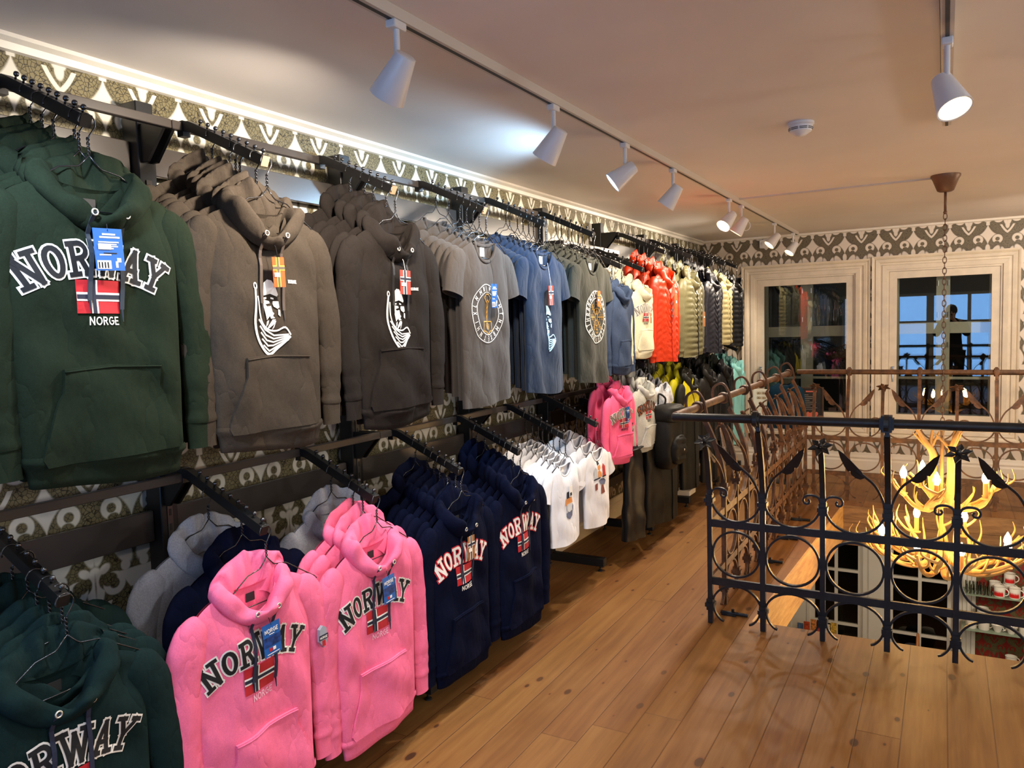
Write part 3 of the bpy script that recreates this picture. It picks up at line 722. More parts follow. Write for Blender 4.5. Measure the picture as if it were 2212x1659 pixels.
# ------------------------------------------------------------------ wrought iron railing
def iron(name, c1, c2, c3, rough):
    m = bpy.data.materials.new(name); m.use_nodes = True; k = NT(m); b = k.n['Principled BSDF']
    geo = k.new('ShaderNodeNewGeometry')
    k.l.new(k.ramp(k.noise(geo.outputs['Position'], 16, 5, 0.6), [(0.35, c1), (0.55, c2), (0.72, c3)]), b.inputs['Base Color'])
    b.inputs['Roughness'].default_value = rough; b.inputs['Metallic'].default_value = 0.15; b.inputs['Specular IOR Level'].default_value = 0.5
    k.l.new(k.bump(k.noise(geo.outputs['Position'], 120, 3), 0.35, 0.002), b.inputs['Normal'])
    return m
IRON_N = iron('black_painted_iron', rgb(20, 22, 26), rgb(27, 29, 33), rgb(38, 38, 40), 0.42)
IRON_R = iron('rusty_warmlit_iron', rgb(58, 40, 28), rgb(92, 62, 40), rgb(124, 84, 50), 0.55)  # brown is part rust, part warm lamplight put into the colour
def bulge(z): return 0.0 if z < 0.72 else 0.144*((z-0.72)/0.40)**1.55
def railing(name, label, org, along, outw, length, talls, shorts, m, rail_from, rail_to, arc_from=None, collar_box=(), lift=0.0):
    """org: base corner on the floor; along/outw unit vectors; posts at distances s"""
    A = Vector(along); O = Vector(outw); B = Vector(org)
    def P(s, z, d=None): return B + A*s + O*(bulge(z) if d is None else d) + Vector((0, 0, z))
    root = tag(empty(name, org), label, 'railing')
    def add(mb, nm, smooth=False, par=None):
        o = mb.build(nm, m, par if par else root, smooth=smooth)
        me = o.data; me.transform(Matrix.Translation(-B)); me.update(); return o
    mb = MB(); mb.tube([P(rail_from, 1.115, 0.144), P(rail_to, 1.115, 0.144)], 0.0215, 16); add(mb, 'top_rail', 'auto')
    for z in (0.542, 0.232):
        mb = MB(); mb.bar(P(0, z), P(length, z), 0.016, 0.038); add(mb, 'cross_bar')
    allp = sorted(talls+shorts)
    for s in talls:
        pts = [P(s, z) for z in (0.004, 0.3, 0.6, 0.72, 0.80, 0.87, 0.94, 1.0, 1.05)]+curve3([P(s, 1.07, 0.105-lift*0.25), P(s, 1.125+lift*0.5, 0.118-lift*0.15), P(s, 1.150+lift, 0.150), P(s, 1.140+lift*0.7, 0.182+lift*0.4), P(s, 1.105, 0.190+lift*0.3), P(s, 1.088, 0.168)], 4)
        mb = MB(); mb.rectpath(pts[:9], 0.026, 0.026, A); mb.rectpath(pts[8:], 0.020, 0.013, A); o = add(mb, 'post')
        mb = MB(); c = P(s, 1.115, 0.144)
        if any(abs(s-q) < 0.01 for q in collar_box):
            mb.bar(c-A*0.022, c+A*0.022, 0.062, 0.074); mb.bar(c-A*0.030, c+A*0.030, 0.050, 0.052)
        else:
            mb.tube([c+O*(0.027*math.cos(t))+Vector((0, 0, 0.027*math.sin(t))) for t in [2*PI*q/18 for q in range(18)]], 0.010, 6, closed=True, upv=A, flat=2.2)
        add(mb, 'rail_collar', 'auto')
        for sg in (-1, 1):     # leaf on a curved stem
            if not (0 < s+sg*0.14 < length): continue
            ctl = [(0.012, 0.66), (0.022, 0.73), (0.055, 0.80), (0.10, 0.845), (0.135, 0.875)]
            q = curve3([P(s+sg*a, z) for a, z in ctl], 5)
            mb = MB(); mb.rectpath(q, 0.016, 0.010, O)
            st = add(mb, 'stem')
            out = [(0.095, 0.838), (0.118, 0.828), (0.140, 0.834), (0.158, 0.852), (0.160, 0.868), (0.172, 0.866), (0.186, 0.890), (0.202, 0.930), (0.212, 0.975), (0.186, 0.955), (0.160, 0.925), (0.135, 0.895), (0.112, 0.868)]
            V = [P(s+sg*a, z)+O*(-0.003) for a, z in out]+[P(s+sg*a, z)+O*0.003 for a, z in out]; n = len(out)
            mb = MB(); mb.add(V, [tuple(range(n)), tuple(range(2*n-1, n-1, -1))]+[(k, n+k, n+(k+1) % n, (k+1) % n) for k in range(n)])
            add(mb, 'leaf', par=None)
    for s in shorts:
        zs = (0.004, 0.3, 0.6, 0.72, 0.80, 0.87, 0.93)
        pts = [P(s, z) for z in zs]+[P(s, 0.985, 0.085)]
        mb = MB(); mb.rectpath(pts, 0.024, 0.024, A); add(mb, 'post')
        c = P(s, 0.985, 0.085); mb = MB()   # flower of six petals at the tip
        ax = (O*0.55+Vector((0, 0, 0.6))).normalized(); e1 = A; e2 = ax.cross(e1).normalized()
        for q in range(6):
            t = 2*PI*q/6+0.3; dr = e1*math.cos(t)+e2*math.sin(t)
            sd = ax.cross(dr)
            V = [c+dr*0.008, c+dr*0.030+sd*0.015+ax*0.008, c+dr*0.058+ax*0.002, c+dr*0.030-sd*0.015+ax*0.008]
            V = V+[v-ax*0.006 for v in V]
            mb.add(V, [(0,1,2,3),(7,6,5,4),(0,4,5,1),(1,5,6,2),(2,6,7,3),(3,7,4,0)])
        mb.ball(c+ax*0.012, 0.012, 8, 6); mb.tube([c-ax*0.03, c+ax*0.008], [0.014, 0.010], 8); add(mb, 'flower')
        for sg in (-1, 1):     # scrolls at the collar
            if s+sg*0.08 < 0 or s+sg*0.08 > length: continue
            q = [P(s+sg*a, z) for a, z in [(0.010, 0.685), (0.016, 0.715), (0.035, 0.728), (0.060, 0.730), (0.082, 0.722), (0.090, 0.703), (0.082, 0.688), (0.066, 0.688), (0.060, 0.700), (0.068, 0.708)]]
            mb = MB(); mb.rectpath(curve3(q, 3), 0.016, 0.009, O); add(mb, 'scroll')
    for s in allp:             # collars
        for zc in (0.665, 0.105):
            mb = MB(); mb.bar(P(s, zc-0.030), P(s, zc+0.030), 0.040, 0.034, tuple(A)); mb.bar(P(s, zc-0.010), P(s, zc+0.010), 0.056, 0.046, tuple(A)); add(mb, 'collar')
        for sg in (-1, 1):
            q = [P(s+sg*a, z) for a, z in [(0.016, 0.12), (0.018, 0.085), (0.030, 0.055), (0.052, 0.030), (0.070, 0.022)]]
            if 0 <= s+sg*0.07 <= length: mb = MB(); mb.rectpath(curve3(q, 4), 0.016, 0.009, O); add(mb, 'foot_scroll')
    cells = [(a, b) for a, b in zip(allp[:-1], allp[1:])]
    if arc_from is not None: cells = [(arc_from, allp[0])]+cells
    for a, b in cells:
        c = (a+b)/2; R = min((b-a)/2-0.016, 0.132)
        mb = MB(); mb.rectpath([P(c+R*math.cos(t), 0.387+R*math.sin(t)) for t in [2*PI*q/36 for q in range(36)]], 0.018, 0.010, O, closed=True); add(mb, 'ring')
        R2 = (b-a)/2-0.008
        mb = MB(); mb.rectpath([P(c+R2*math.cos(t), 0.69+(0.132)*math.sin(t)) for t in [PI+PI*q/18 for q in range(19)]], 0.018, 0.010, O); add(mb, 'lower_arc')
        mb = MB(); mb.rectpath([P(c+R2*math.cos(t), 0.10+(0.118)*math.sin(t)) for t in [PI*q/18 for q in range(19)]], 0.018, 0.010, O); add(mb, 'upper_arc')
    return root
XN = 1.303
tn = [1.573-XN, 2.145-XN, 2.712-XN, 3.287-XN]; sn = [0.0, 1.858-XN, 2.427-XN, 2.995-XN, 3.575-XN]
railing('iron_railing', 'black wrought iron railing with rings and leaves, in front of the stairwell', (XN, 3.95, 0), (1, 0, 0), (0, -1, 0), 2.272, tn, sn, IRON_N, -0.144, 2.42, collar_box=(tn[1],))
t2 = [0.28+0.575*k for k in range(6)]; s2 = [0.5675+0.575*k for k in range(5)]
railing('iron_railing', 'brown rusty wrought iron railing along the left side of the stairwell, bulging towards the racks', (XN, 3.97, 0), (0, 1, 0), (-1, 0, 0), 3.20, t2, s2, IRON_R, -0.13, 3.20, lift=0.055)
t3 = [0.335+0.550*k for k in range(5)]; s3 = [0.06+0.550*k for k in range(5)]
railing('iron_railing', 'brown wrought iron railing on the far side of the stairwell below the windows', (XN, 7.19, 0), (1, 0, 0), (0, 1, 0), 2.55, t3, s3, IRON_R, -0.10, 2.72)
# iron floor stays between the left railing and the stairwell edge
for i, (yy, nm) in enumerate([(4.10, 'nearest the viewer'), (5.12, 'second from the viewer'), (5.72, 'third from the viewer'), (6.3, 'farthest from the viewer')]):
    m = MB(); m.tube([(XN+0.015, yy, 0.012), (XN+0.16, yy, 0.012)], 0.010, 8); m.bevbox((XN+0.02, yy-0.018, 0.0), (XN+0.10, yy+0.018, 0.010), 0.002); m.tube([(XN+0.08, yy, 0.01), (XN+0.08, yy, 0.035)], 0.008, 8)
    tag(m.build('floor_stay', IRON_N), 'short iron stay lying on the floor beside the left railing, '+nm, 'iron stay', 'iron stays along the stairwell edge')
# ------------------------------------------------------------------ garments: local x = out of the wall, y = along the wall, z = up; origin on top of the arm where the hook sits
from mathutils.geometry import tessellate_polygon
NECK = -0.160            # height of the shoulder line below the hook
class Cut:
    """the cut of a hanging garment; front(u, v) is its front surface, u sideways, v down from the neck"""
    def __init__(s, L=0.70, Wh=0.205, Wc=0.215, Ws=0.222, slope=0.34, nk=0.085, nd=0.10, T=0.028, fold=0.007, seed=0, quilt=0.0, qstep=0.045, chev=0.0, flare=0.0):
        s.__dict__.update(locals()); r = random.Random(seed); s.ph = [r.uniform(0, 6.28) for _ in range(8)]
    def half(s, t): return s.Wh + (s.Wc-s.Wh)*min(1, t/0.5) + (s.Ws-s.Wc)*max(0, (t-0.5)/0.5)
    def top(s, u, front=True):
        a = abs(u)
        if a > s.nk: return -(a-s.nk)*s.slope - 0.022*(a/s.Ws)**9
        d = s.nd if front else 0.018
        return -d*math.sqrt(max(0, 1-(a/s.nk)**2))
    def hem(s, u): return -s.L + 0.010*math.cos(u*9+s.ph[0]) + 0.018*(u/s.Wh)**2*0.5
    def thick(s, a, t):
        g = min(1.0, max(0.0, (1-t))/0.16)**0.5
        return 0.004 + s.T*max(0.0, 1-abs(a)**3.2)**0.6*g
    def fold_at(s, u, v, sg):
        f = -v/s.L
        e = s.fold*(0.30+0.9*f)*(math.sin(30*u+s.ph[1]+3.0*v*sg)*0.6+math.sin(17*u+s.ph[2]-5*v)*0.7+math.sin(52*u+s.ph[3]+9*v)*0.22*f)
        e += s.fold*0.45*math.sin(14*v+s.ph[4]+8*u*sg)*(1-f)
        e += s.fold*0.55*math.sin(23*u+31*v+s.ph[6])*math.sin(9*v+s.ph[7]+4*u)
        e += s.fold*0.35*math.sin(33*v+22*abs(u)+s.ph[5])*math.exp(-((abs(u)-s.Wc*0.8)/0.07)**2)
        if s.quilt: e += s.quilt*(abs(math.sin(PI*(v+s.chev*abs(u)*0.9+0.15*s.chev*math.sin(u*30))/s.qstep))**0.6-0.4)
        return e
    def pt(s, a, t, sg=1):
        W = s.half(t); u = a*W; vt = s.top(u, sg > 0); vh = s.hem(u); v = vh+(vt-vh)*t
        ed = 1-abs(a)**6
        return u, v, sg*s.thick(a, t)+s.fold_at(u, v, sg)*ed*min(1, (1-t)/0.1+0.15)
    def front(s, u, v):
        t = 0.5
        for _ in range(5):
            a = max(-1, min(1, u/s.half(t))); vt = s.top(u); vh = s.hem(u); t = max(0, min(1, (v-vh)/(vt-vh)))
        return s.pt(a, t)[2]
    def body(s, rows=26, cols=30, v_cut=None):
        mb = MB(); ring = [-math.cos(PI*i/cols) for i in range(cols+1)]
        V = []
        for j in range(rows+1):
            t = j/rows
            t = 1-(1-t)**1.15
            for a in ring: u, v, w = s.pt(a, t, 1); V.append((w, u, NECK+v))
            for a in ring[-2:0:-1]: u, v, w = s.pt(a, t, -1); V.append((w, u, NECK+v))
        n = 2*cols; F = []
        for j in range(rows):
            for k in range(n):
                a = j*n+k; b = j*n+(k+1) % n; F.append((a, b, b+n, a+n))
        return mb.add(V, F)
    def band(s, h=0.062, tuck=0.94, cols=30):
        mb = MB(); ring = [-math.cos(PI*i/cols) for i in range(cols+1)]; V = []
        lev = [(0.012, 1.004, 1.0), (0.004, 1.018, 1.08), (-0.004, 1.018, 1.10), (-0.014, tuck+0.045, 0.98), (-0.026, tuck+0.02, 0.88), (-h*0.7, tuck+0.005, 0.80), (-h, tuck, 0.78), (-h-0.002, tuck-0.02, 0.62), (-h+0.02, tuck-0.03, 0.55)]
        for dz, k, wk in lev:
            for sg, rr in ((1, ring), (-1, ring[-2:0:-1])):
                for a in rr:
                    W = s.half(0.0); u = a*W; v = s.hem(u); e = s.fold_at(u, v, sg)*(1-abs(a)**6)
                    w = sg*(0.004+s.T*max(0.0, 1-abs(a)**3.2)**0.6)+e*(1.0 if dz > -0.01 else 0.55)
                    V.append((w*wk+(0.003*sg if dz > -0.01 else 0), u*k, NECK+v+dz))
        n = 2*cols; F = []
        for j in range(len(lev)-1):
            for q in range(n):
                a = j*n+q; b = j*n+(q+1) % n; F.append((b, a, a+n, b+n))
        return mb.add(V, F)

def dec_strokes(cut, strokes, th, off, ext=0.5):
    """flat stitched strokes lying on the garment front: list of polylines (u,v)"""
    mb = MB()
    for pl in strokes:
        for si, (a, b) in enumerate(zip(pl[:-1], pl[1:])):
            dx, dy = b[0]-a[0], b[1]-a[1]; L = math.hypot(dx, dy); curved = len(pl) > 6
            if L < 1e-6: continue
            dx, dy = dx/L, dy/L; e = th*(0.12 if curved else ext); ax, ay = a[0]-dx*e, a[1]-dy*e; L2 = L+2*e; n = max(1, int(L2/0.014))
            V = []
            for i in range(n+1):
                for sg in (-1, 1):
                    u = ax+dx*L2*i/n-dy*sg*th/2; v = ay+dy*L2*i/n+dx*sg*th/2
                    V.append((cut.front(u, v)+off, u, NECK+v))
            mb.add(V, [(2*i, 2*i+1, 2*i+3, 2*i+2) for i in range(n)])
    return mb
def dec_poly(cut, polys, off, mb=None):
    mb = mb or MB()
    for p in polys:
        p3 = [Vector((a, b, 0)) for a, b in p]; tri = tessellate_polygon([p3])
        mb.add([(cut.front(a, b)+off, a, NECK+b) for a, b in p], [tuple(t) for t in tri])
    return mb
def dec_rect(cut, u0, v0, u1, v1, off, mb=None, n=8):
    mb = mb or MB(); V = []
    for j in range(n+1):
        for i in range(n+1):
            u = u0+(u1-u0)*i/n; v = v0+(v1-v0)*j/n; V.append((cut.front(u, v)+off, u, NECK+v))
    return mb.add(V, [(j*(n+1)+i, j*(n+1)+i+1, (j+1)*(n+1)+i+1, (j+1)*(n+1)+i) for j in range(n) for i in range(n)])
def arc(cx, cy, rx, ry, a0, a1, n=10): return [(cx+rx*math.cos(math.radians(a0+(a1-a0)*i/n)), cy+ry*math.sin(math.radians(a0+(a1-a0)*i/n))) for i in range(n+1)]
SLAB = {   # slab-serif capitals, height 1
 'N': (0.82, [[(0.14,0),(0.14,1)],[(0.14,1),(0.66,0)],[(0.66,0),(0.66,1)],[(0.0,0),(0.28,0)],[(0.0,1),(0.22,1)],[(0.52,1),(0.80,1)]]),
 'O': (0.72, [arc(0.35,0.5,0.24,0.46,0,360,20)]),
 'R': (0.78, [[(0.14,0),(0.14,1)],[(0.0,0),(0.28,0)],[(0.0,1),(0.36,1)]+arc(0.36,0.76,0.22,0.24,90,-90,8)+[(0.14,0.50)],[(0.38,0.50),(0.64,0.0)],[(0.56,0),(0.78,0)]]),
 'W': (1.08, [[(0.14,1),(0.32,0)],[(0.32,0),(0.54,0.9)],[(0.54,0.9),(0.74,0)],[(0.74,0),(0.94,1)],[(0.0,1),(0.28,1)],[(0.80,1),(1.08,1)]]),
 'A': (0.84, [[(0.14,0),(0.42,1)],[(0.42,1),(0.70,0)],[(0.24,0.34),(0.60,0.34)],[(0.0,0),(0.28,0)],[(0.56,0),(0.84,0)]]),
 'Y': (0.80, [[(0.12,1),(0.40,0.46)],[(0.68,1),(0.40,0.46)],[(0.40,0.46),(0.40,0)],[(0.26,0),(0.54,0)],[(0.0,1),(0.24,1)],[(0.56,1),(0.80,1)]]),
}
SANS = {
 'N': (0.75, [[(0,0),(0,1)],[(0,1),(0.6,0)],[(0.6,0),(0.6,1)]]), 'O': (0.9, [arc(0.38,0.5,0.38,0.5,0,360,16)]),
 'R': (0.72, [[(0,0),(0,1)],[(0,1),(0.3,1)]+arc(0.3,0.76,0.22,0.24,90,-90,6)+[(0,0.52)],[(0.26,0.52),(0.55,0)]]),
 'G': (0.86, [arc(0.38,0.5,0.38,0.5,50,360,14)+[(0.4,0.5)]]), 'E': (0.65, [[(0.5,0),(0,0),(0,1),(0.5,1)],[(0,0.5),(0.42,0.5)]]),
 'M': (0.9, [[(0,0),(0,1),(0.38,0.35),(0.76,1),(0.76,0)]]), 'X': (0.7, [[(0,0),(0.6,1)],[(0.6,0),(0,1)]]), 'P': (0.7, [[(0,0),(0,1),(0.3,1)]+arc(0.3,0.75,0.22,0.25,90,-90,6)+[(0,0.5)]]),
 'k': (0.6, [[(0,0),(0,1)],[(0.42,0.62),(0,0.28)],[(0.16,0.40),(0.45,0)]]), 'r': (0.42, [[(0,0),(0,0.62)],[(0,0.42),(0.14,0.6),(0.32,0.6)]]), ' ': (0.4, []),
 '1': (0.5, [[(0.05,0.8),(0.25,1),(0.25,0)]]), '2': (0.7, [arc(0.27,0.74,0.25,0.26,170,-30,8)+[(0,0),(0.55,0)]]),
 '9': (0.7, [arc(0.28,0.7,0.25,0.29,0,360,12),[(0.53,0.7),(0.45,0.2),(0.15,0)]]), ',': (0.3, [[(0.1,0.08),(0.04,-0.15)]]), '-': (0.6, [[(0.05,0.4),(0.5,0.4)]]),
 'S': (0.66, [arc(0.27,0.74,0.24,0.25,30,270,8)+arc(0.27,0.25,0.25,0.25,90,-150,8)[1:]]), 'A': (0.75, [[(0,0),(0.32,1),(0.64,0)],[(0.12,0.35),(0.52,0.35)]]), 'L': (0.6, [[(0,1),(0,0),(0.48,0)]]),
 'H': (0.75, [[(0,0),(0,1)],[(0.6,0),(0.6,1)],[(0,0.5),(0.6,0.5)]]), 'T': (0.7, [[(0,1),(0.6,1)],[(0.3,1),(0.3,0)]]), 'I': (0.3, [[(0.08,0),(0.08,1)]]), 'D': (0.8, [[(0,0),(0,1),(0.25,1)]+arc(0.25,0.5,0.36,0.5,90,-90,8)+[(0,0)]]),
}
def text_strokes(txt, font, h, cx, cy, radius=None, sp=0.12, squeeze=1.0):
    """strokes of a word centred at (cx, cy = baseline middle); radius bends it into an arch"""
    W = sum(font[c][0]+sp for c in txt)-sp; x = -W/2; out = []
    for c in txt:
        w, st = font[c]
        for pl in st:
            q = []
            for a, b in pl:
                X = (x+a)*h*squeeze; Y = b*h
                if radius: an = X/radius; q.append((cx+(radius+Y)*math.sin(an), cy-radius+(radius+Y)*math.cos(an)))
                else: q.append((cx+X, cy+Y))
            out.append(q)
        x += w+sp
    return out
FLAG_R = mat('flag_red', rgb(176, 22, 34), 0.8); FLAG_W = mat('stitch_white', rgb(232, 228, 222), 0.8); FLAG_B = mat('flag_navy', rgb(26, 30, 48), 0.85)
INK = mat('print_black', rgb(14, 14, 18), 0.85); REDST = mat('stitch_red', rgb(190, 28, 44), 0.8); GOLD = mat('print_gold', rgb(204, 156, 62), 0.4, 0.35)
LTBLUE = mat('print_light_blue', rgb(170, 208, 232), 0.8); TAGBLUE = mat('tag_blue', rgb(24, 92, 168), 0.35); ORANGE_T = mat('tag_orange', rgb(214, 84, 32), 0.4)
TAGRED = mat('tag_red', rgb(172, 52, 36), 0.4); TAGBROWN = mat('tag_kraft', rgb(150, 96, 46), 0.6); METAL = mat('eyelet_metal', rgb(222, 218, 208), 0.25, 0.6)
SILVER = mat('print_silver_pink', rgb(232, 180, 200), 0.6)
def flag(cut, cu, v1, w, h, par, name='flag_patch'):
    r = dec_rect(cut, cu-w/2, v1-h, cu+w/2, v1, 0.0025).build(name, FLAG_R, par)
    c = cu-w/2+w*0.37; m = MB(); dec_rect(cut, c-w*0.09, v1-h, c+w*0.09, v1, 0.0034, m); dec_rect(cut, cu-w/2, v1-h*0.5-h*0.13, cu+w/2, v1-h*0.5+h*0.13, 0.0035, m); m.build('white_cross', FLAG_W, r)
    m = MB(); dec_rect(cut, c-w*0.045, v1-h, c+w*0.045, v1, 0.0043, m); dec_rect(cut, cu-w/2, v1-h*0.5-h*0.065, cu+w/2, v1-h*0.5+h*0.065, 0.0044, m); m.build('navy_cross', FLAG_B, r)
def norway(cut, par, outer, inner, small, s=1.0, scale=1.0, flagw=0.112, cu=-0.026):
    st = text_strokes('NORWAY', SLAB, 0.070*scale, cu, -0.222*scale, 0.33*scale, 0.10, 0.86)
    o = dec_strokes(cut, st, 0.0205*scale, 0.0020).build('word_norway', outer, par)
    dec_strokes(cut, st, 0.0115*scale, 0.0034).build('letter_fill', inner, o)
    flag(cut, cu, -0.238*scale, flagw*scale, 0.078*scale, par)
    dec_strokes(cut, text_strokes('NORGE', SANS, 0.017*scale, cu+0.012*scale, -0.342*scale, None, 0.18), 0.0030*scale, 0.002).build('word_norge', small, par)

def hood(nk=0.085, size=1.0, seed=0, puff=0.0, flat=1.0):
    """collapsed hood: seam round the neck, cloth rising to a V-shaped rim, then falling inwards"""
    r = random.Random(seed*7+1); p = [r.uniform(0, 6.28) for _ in range(8)]; asym = r.uniform(-0.012, 0.012); peak = r.uniform(0.0, 0.02)
    N = 64; mb = MB(); V = []
    A = lambda c: max(0.0, c)
    # per loop: u scale, u sharpness, v at front, v at side, v at back, w front, w back, fold
    LO = [(0.134, 0.0, -0.128, -0.040, -0.014, 0.034, -0.020, 0.0008),
          (0.146, 0.0, -0.118, -0.028, -0.004, 0.047, -0.036, 0.0025),
          (0.150, 0.0, -0.106, -0.008, 0.018, 0.058, -0.048, 0.0050),
          (0.143, 0.1, -0.096, 0.012, 0.044, 0.064, -0.052, 0.0075),
          (0.127, 0.3, -0.090, 0.024, 0.066, 0.064, -0.048, 0.0085),
          (0.112, 0.5, -0.088, 0.026, 0.074, 0.060, -0.038, 0.0080),
          (0.103, 0.6, -0.090, 0.018, 0.070, 0.052, -0.030, 0.0070),
          (0.093, 0.5, -0.094, -0.004, 0.048, 0.040, -0.022, 0.0080),
          (0.088, 0.3, -0.100, -0.026, 0.020, 0.024, -0.018, 0.0090),
          (0.084, 0.2, -0.106, -0.050, -0.010, 0.010, -0.014, 0.0050),
          (0.076, 0.0, -0.115, -0.080, -0.050, 0.004, -0.012, 0.0)]
    for li, (us, sh, vf, vsd, vb, wf, wb, fa) in enumerate(LO):
        for k in range(N):
            th = 2*PI*k/N; c, s_ = math.cos(th), math.sin(th)
            u = us*s_*(abs(s_)**sh)
            f, bk, sd = A(c)**1.6, A(-c)**1.4, 1-A(c)**1.6-A(-c)**1.4
            v = vf*f+vb*bk+vsd*max(0, sd)
            w = (wf*A(c)**0.8 if c > 0 else wb*A(-c)**0.8)
            g = fa*(math.sin(3*th+p[0]+li*0.25)+0.8*math.sin(6*th+p[1]-li*0.3)+0.5*math.sin(11*th+p[2]+li*0.5))
            tilt = asym*s_*min(1, li/4.0)
            V.append((w*flat+g*0.9*flat, (u+g*0.5*s_)*size, NECK+(v+tilt+g*0.7+peak*bk*min(1, li/4.0))*size))
    L = len(LO); F = []
    for j in range(L-1):
        for k in range(N):
            a = j*N+k; b = j*N+(k+1) % N; F.append((a, b, b+N, a+N))
    return mb.add(V, F)
def neck_lining(cut):
    """back of the neck seen through the opening"""
    mb = MB(); V = []; n = 8
    for j in range(5):
        for i in range(n+1):
            u = -cut.nk*0.98+2*cut.nk*0.98*i/n; V.append((-0.010-0.006*j/4, u, NECK-0.012-0.03*j-0.008*math.cos(u*18)))
    return mb.add(V, [(j*(n+1)+i, j*(n+1)+i+1, (j+1)*(n+1)+i+1, (j+1)*(n+1)+i) for j in range(4) for i in range(n)])
def sleeve(cut, sg, long=True, size=1.0, out=0.0, quilt=0.0, seed=0, fl=0.40):
    r = random.Random(seed); S = cut.Ws
    if long:
        P = curve3([(-0.004, sg*(S-0.045), NECK-0.075*size), (-0.006, sg*(S+0.002), NECK-0.115*size), (-0.010, sg*(S+0.022+out*0.4), NECK-0.22*size), (-0.012+r.uniform(-0.004, 0.004), sg*(S+0.030+out), NECK-0.38*size), (-0.010, sg*(S+0.026+out), NECK-0.52*size), (-0.008, sg*(S+0.022+out), NECK-0.615*size)], 8)
        n = len(P); rad = []
        for i in range(n):
            f = i/(n-1); q = (0.058+0.012*math.sin(min(1, f*3)*PI/2)-0.030*f)*size*(0.45+0.55*min(1, f/0.16)**0.6)
            q *= 1+0.035*math.sin(f*26+r.uniform(0, 1))+(0.05*math.sin(f*60) if f > 0.75 else 0)
            if quilt: q += quilt*(abs(math.sin(f*PI*14))**0.6-0.5)
            rad.append(q)
    else:
        P = curve3([(-0.004, sg*(S-0.05), NECK-0.070*size), (-0.006, sg*(S+0.005), NECK-0.105*size), (-0.006, sg*(S+0.035+out), NECK-0.17*size), (-0.004, sg*(S+0.052+out), NECK-0.235*size)], 6)
        n = len(P); rad = [(0.060+0.010*i/(n-1))*size*(0.45+0.55*min(1, i/(n-1)/0.3)**0.6) for i in range(n)]
    return MB().tube(P, rad, 18, flat=fl, upv=(1, 0, 0), caps=False), P[-1], rad[-1]
def cuff(end, r, size=1.0, fl=0.45):
    e = Vector(end); return MB().tube([e+Vector((0, 0, 0.008)), e+Vector((0, 0, -0.004)), e+Vector((0, 0, -0.055*size)), e+Vector((0, 0, -0.068*size))], [r*1.0, r*0.98, r*0.90, r*0.93], 18, flat=fl, upv=(1, 0, 0), caps=False)
def pocket(cut, par, m, s=1.0):
    L = cut.L; vt = -L*0.665; vb = -L*1.0+0.004; n, k = 12, 10; mb = MB(); V = []
    def ed(f): return (0.122+0.062*max(0, (f-0.25)/0.75)**0.8*1.0)*s if f < 0.86 else 0.184*s-(f-0.86)*0.10*s
    for off in (0.0085, 0.001):
        for j in range(n+1):
            f = j/n; hw = ed(f); v = vt+(vb-vt)*f
            for i in range(k+1):
                a = -1+2*i/k; u = a*hw; V.append((cut.front(u, v)+off*(1 if abs(a) > 0.98 or f < 0.01 else 1.25), u, NECK+v+0.006*s*(1-abs(a))*(1 if f < 0.01 else 0)))
    N = (n+1)*(k+1)
    F = [(j*(k+1)+i, j*(k+1)+i+1, (j+1)*(k+1)+i+1, (j+1)*(k+1)+i) for j in range(n) for i in range(k)]
    for i in range(k): F.append((i, i+1, N+i+1, N+i))
    for j in range(n):
        F.append((j*(k+1), (j+1)*(k+1), N+(j+1)*(k+1), N+j*(k+1))); F.append((j*(k+1)+k, (j+1)*(k+1)+k, N+(j+1)*(k+1)+k, N+j*(k+1)+k))
    mb.add(V, F); o = mb.build('front_pocket', m, par, smooth='auto')
    mb = MB(); mb.tube([(cut.front(a*ed(0), vt)+0.010, a*ed(0), NECK+vt-0.006+0.006*s*(1-abs(a))) for a in [-1+q/6 for q in range(13)]], 0.0022, 5); mb.build('pocket_seam', m, o, smooth=True)
def strings(par, m, long=0.20, size=1.0, cut=None, asym=0.02):
    for sg in (-1, 1):
        y = sg*0.040*size; z0 = NECK-0.083*size; x0 = 0.0640
        mb = MB(); mb.tube([(x0, y+0.007*math.cos(t), z0+0.007*math.sin(t)) for t in [2*PI*k/14 for k in range(14)]], 0.0022, 6, closed=True, upv=(1, 0, 0)); mb.build('eyelet', METAL, par, smooth=True)
        Lh = long+(asym if sg > 0 else 0); P = []
        for i in range(10):
            f = i/9; zz = z0-0.003-Lh*f; v = zz-NECK; yy = y+sg*0.004*f-0.006*f*f*5*0.3
            xs = (cut.front(yy, v)+0.006) if cut else 0.04
            P.append((max(xs, 0.056-0.10*f) if f < 0.5 else xs, yy, zz))
        P[0] = (x0+0.001, y, z0)
        mb = MB(); mb.rectpath(P, 0.0105*size, 0.0022, (0, 1, 0)); mb.tube([P[-1], (P[-1][0], P[-1][1]+0.002, P[-1][2]-0.03)], [0.003, 0.0012], 6); mb.build('drawstring', m, par)
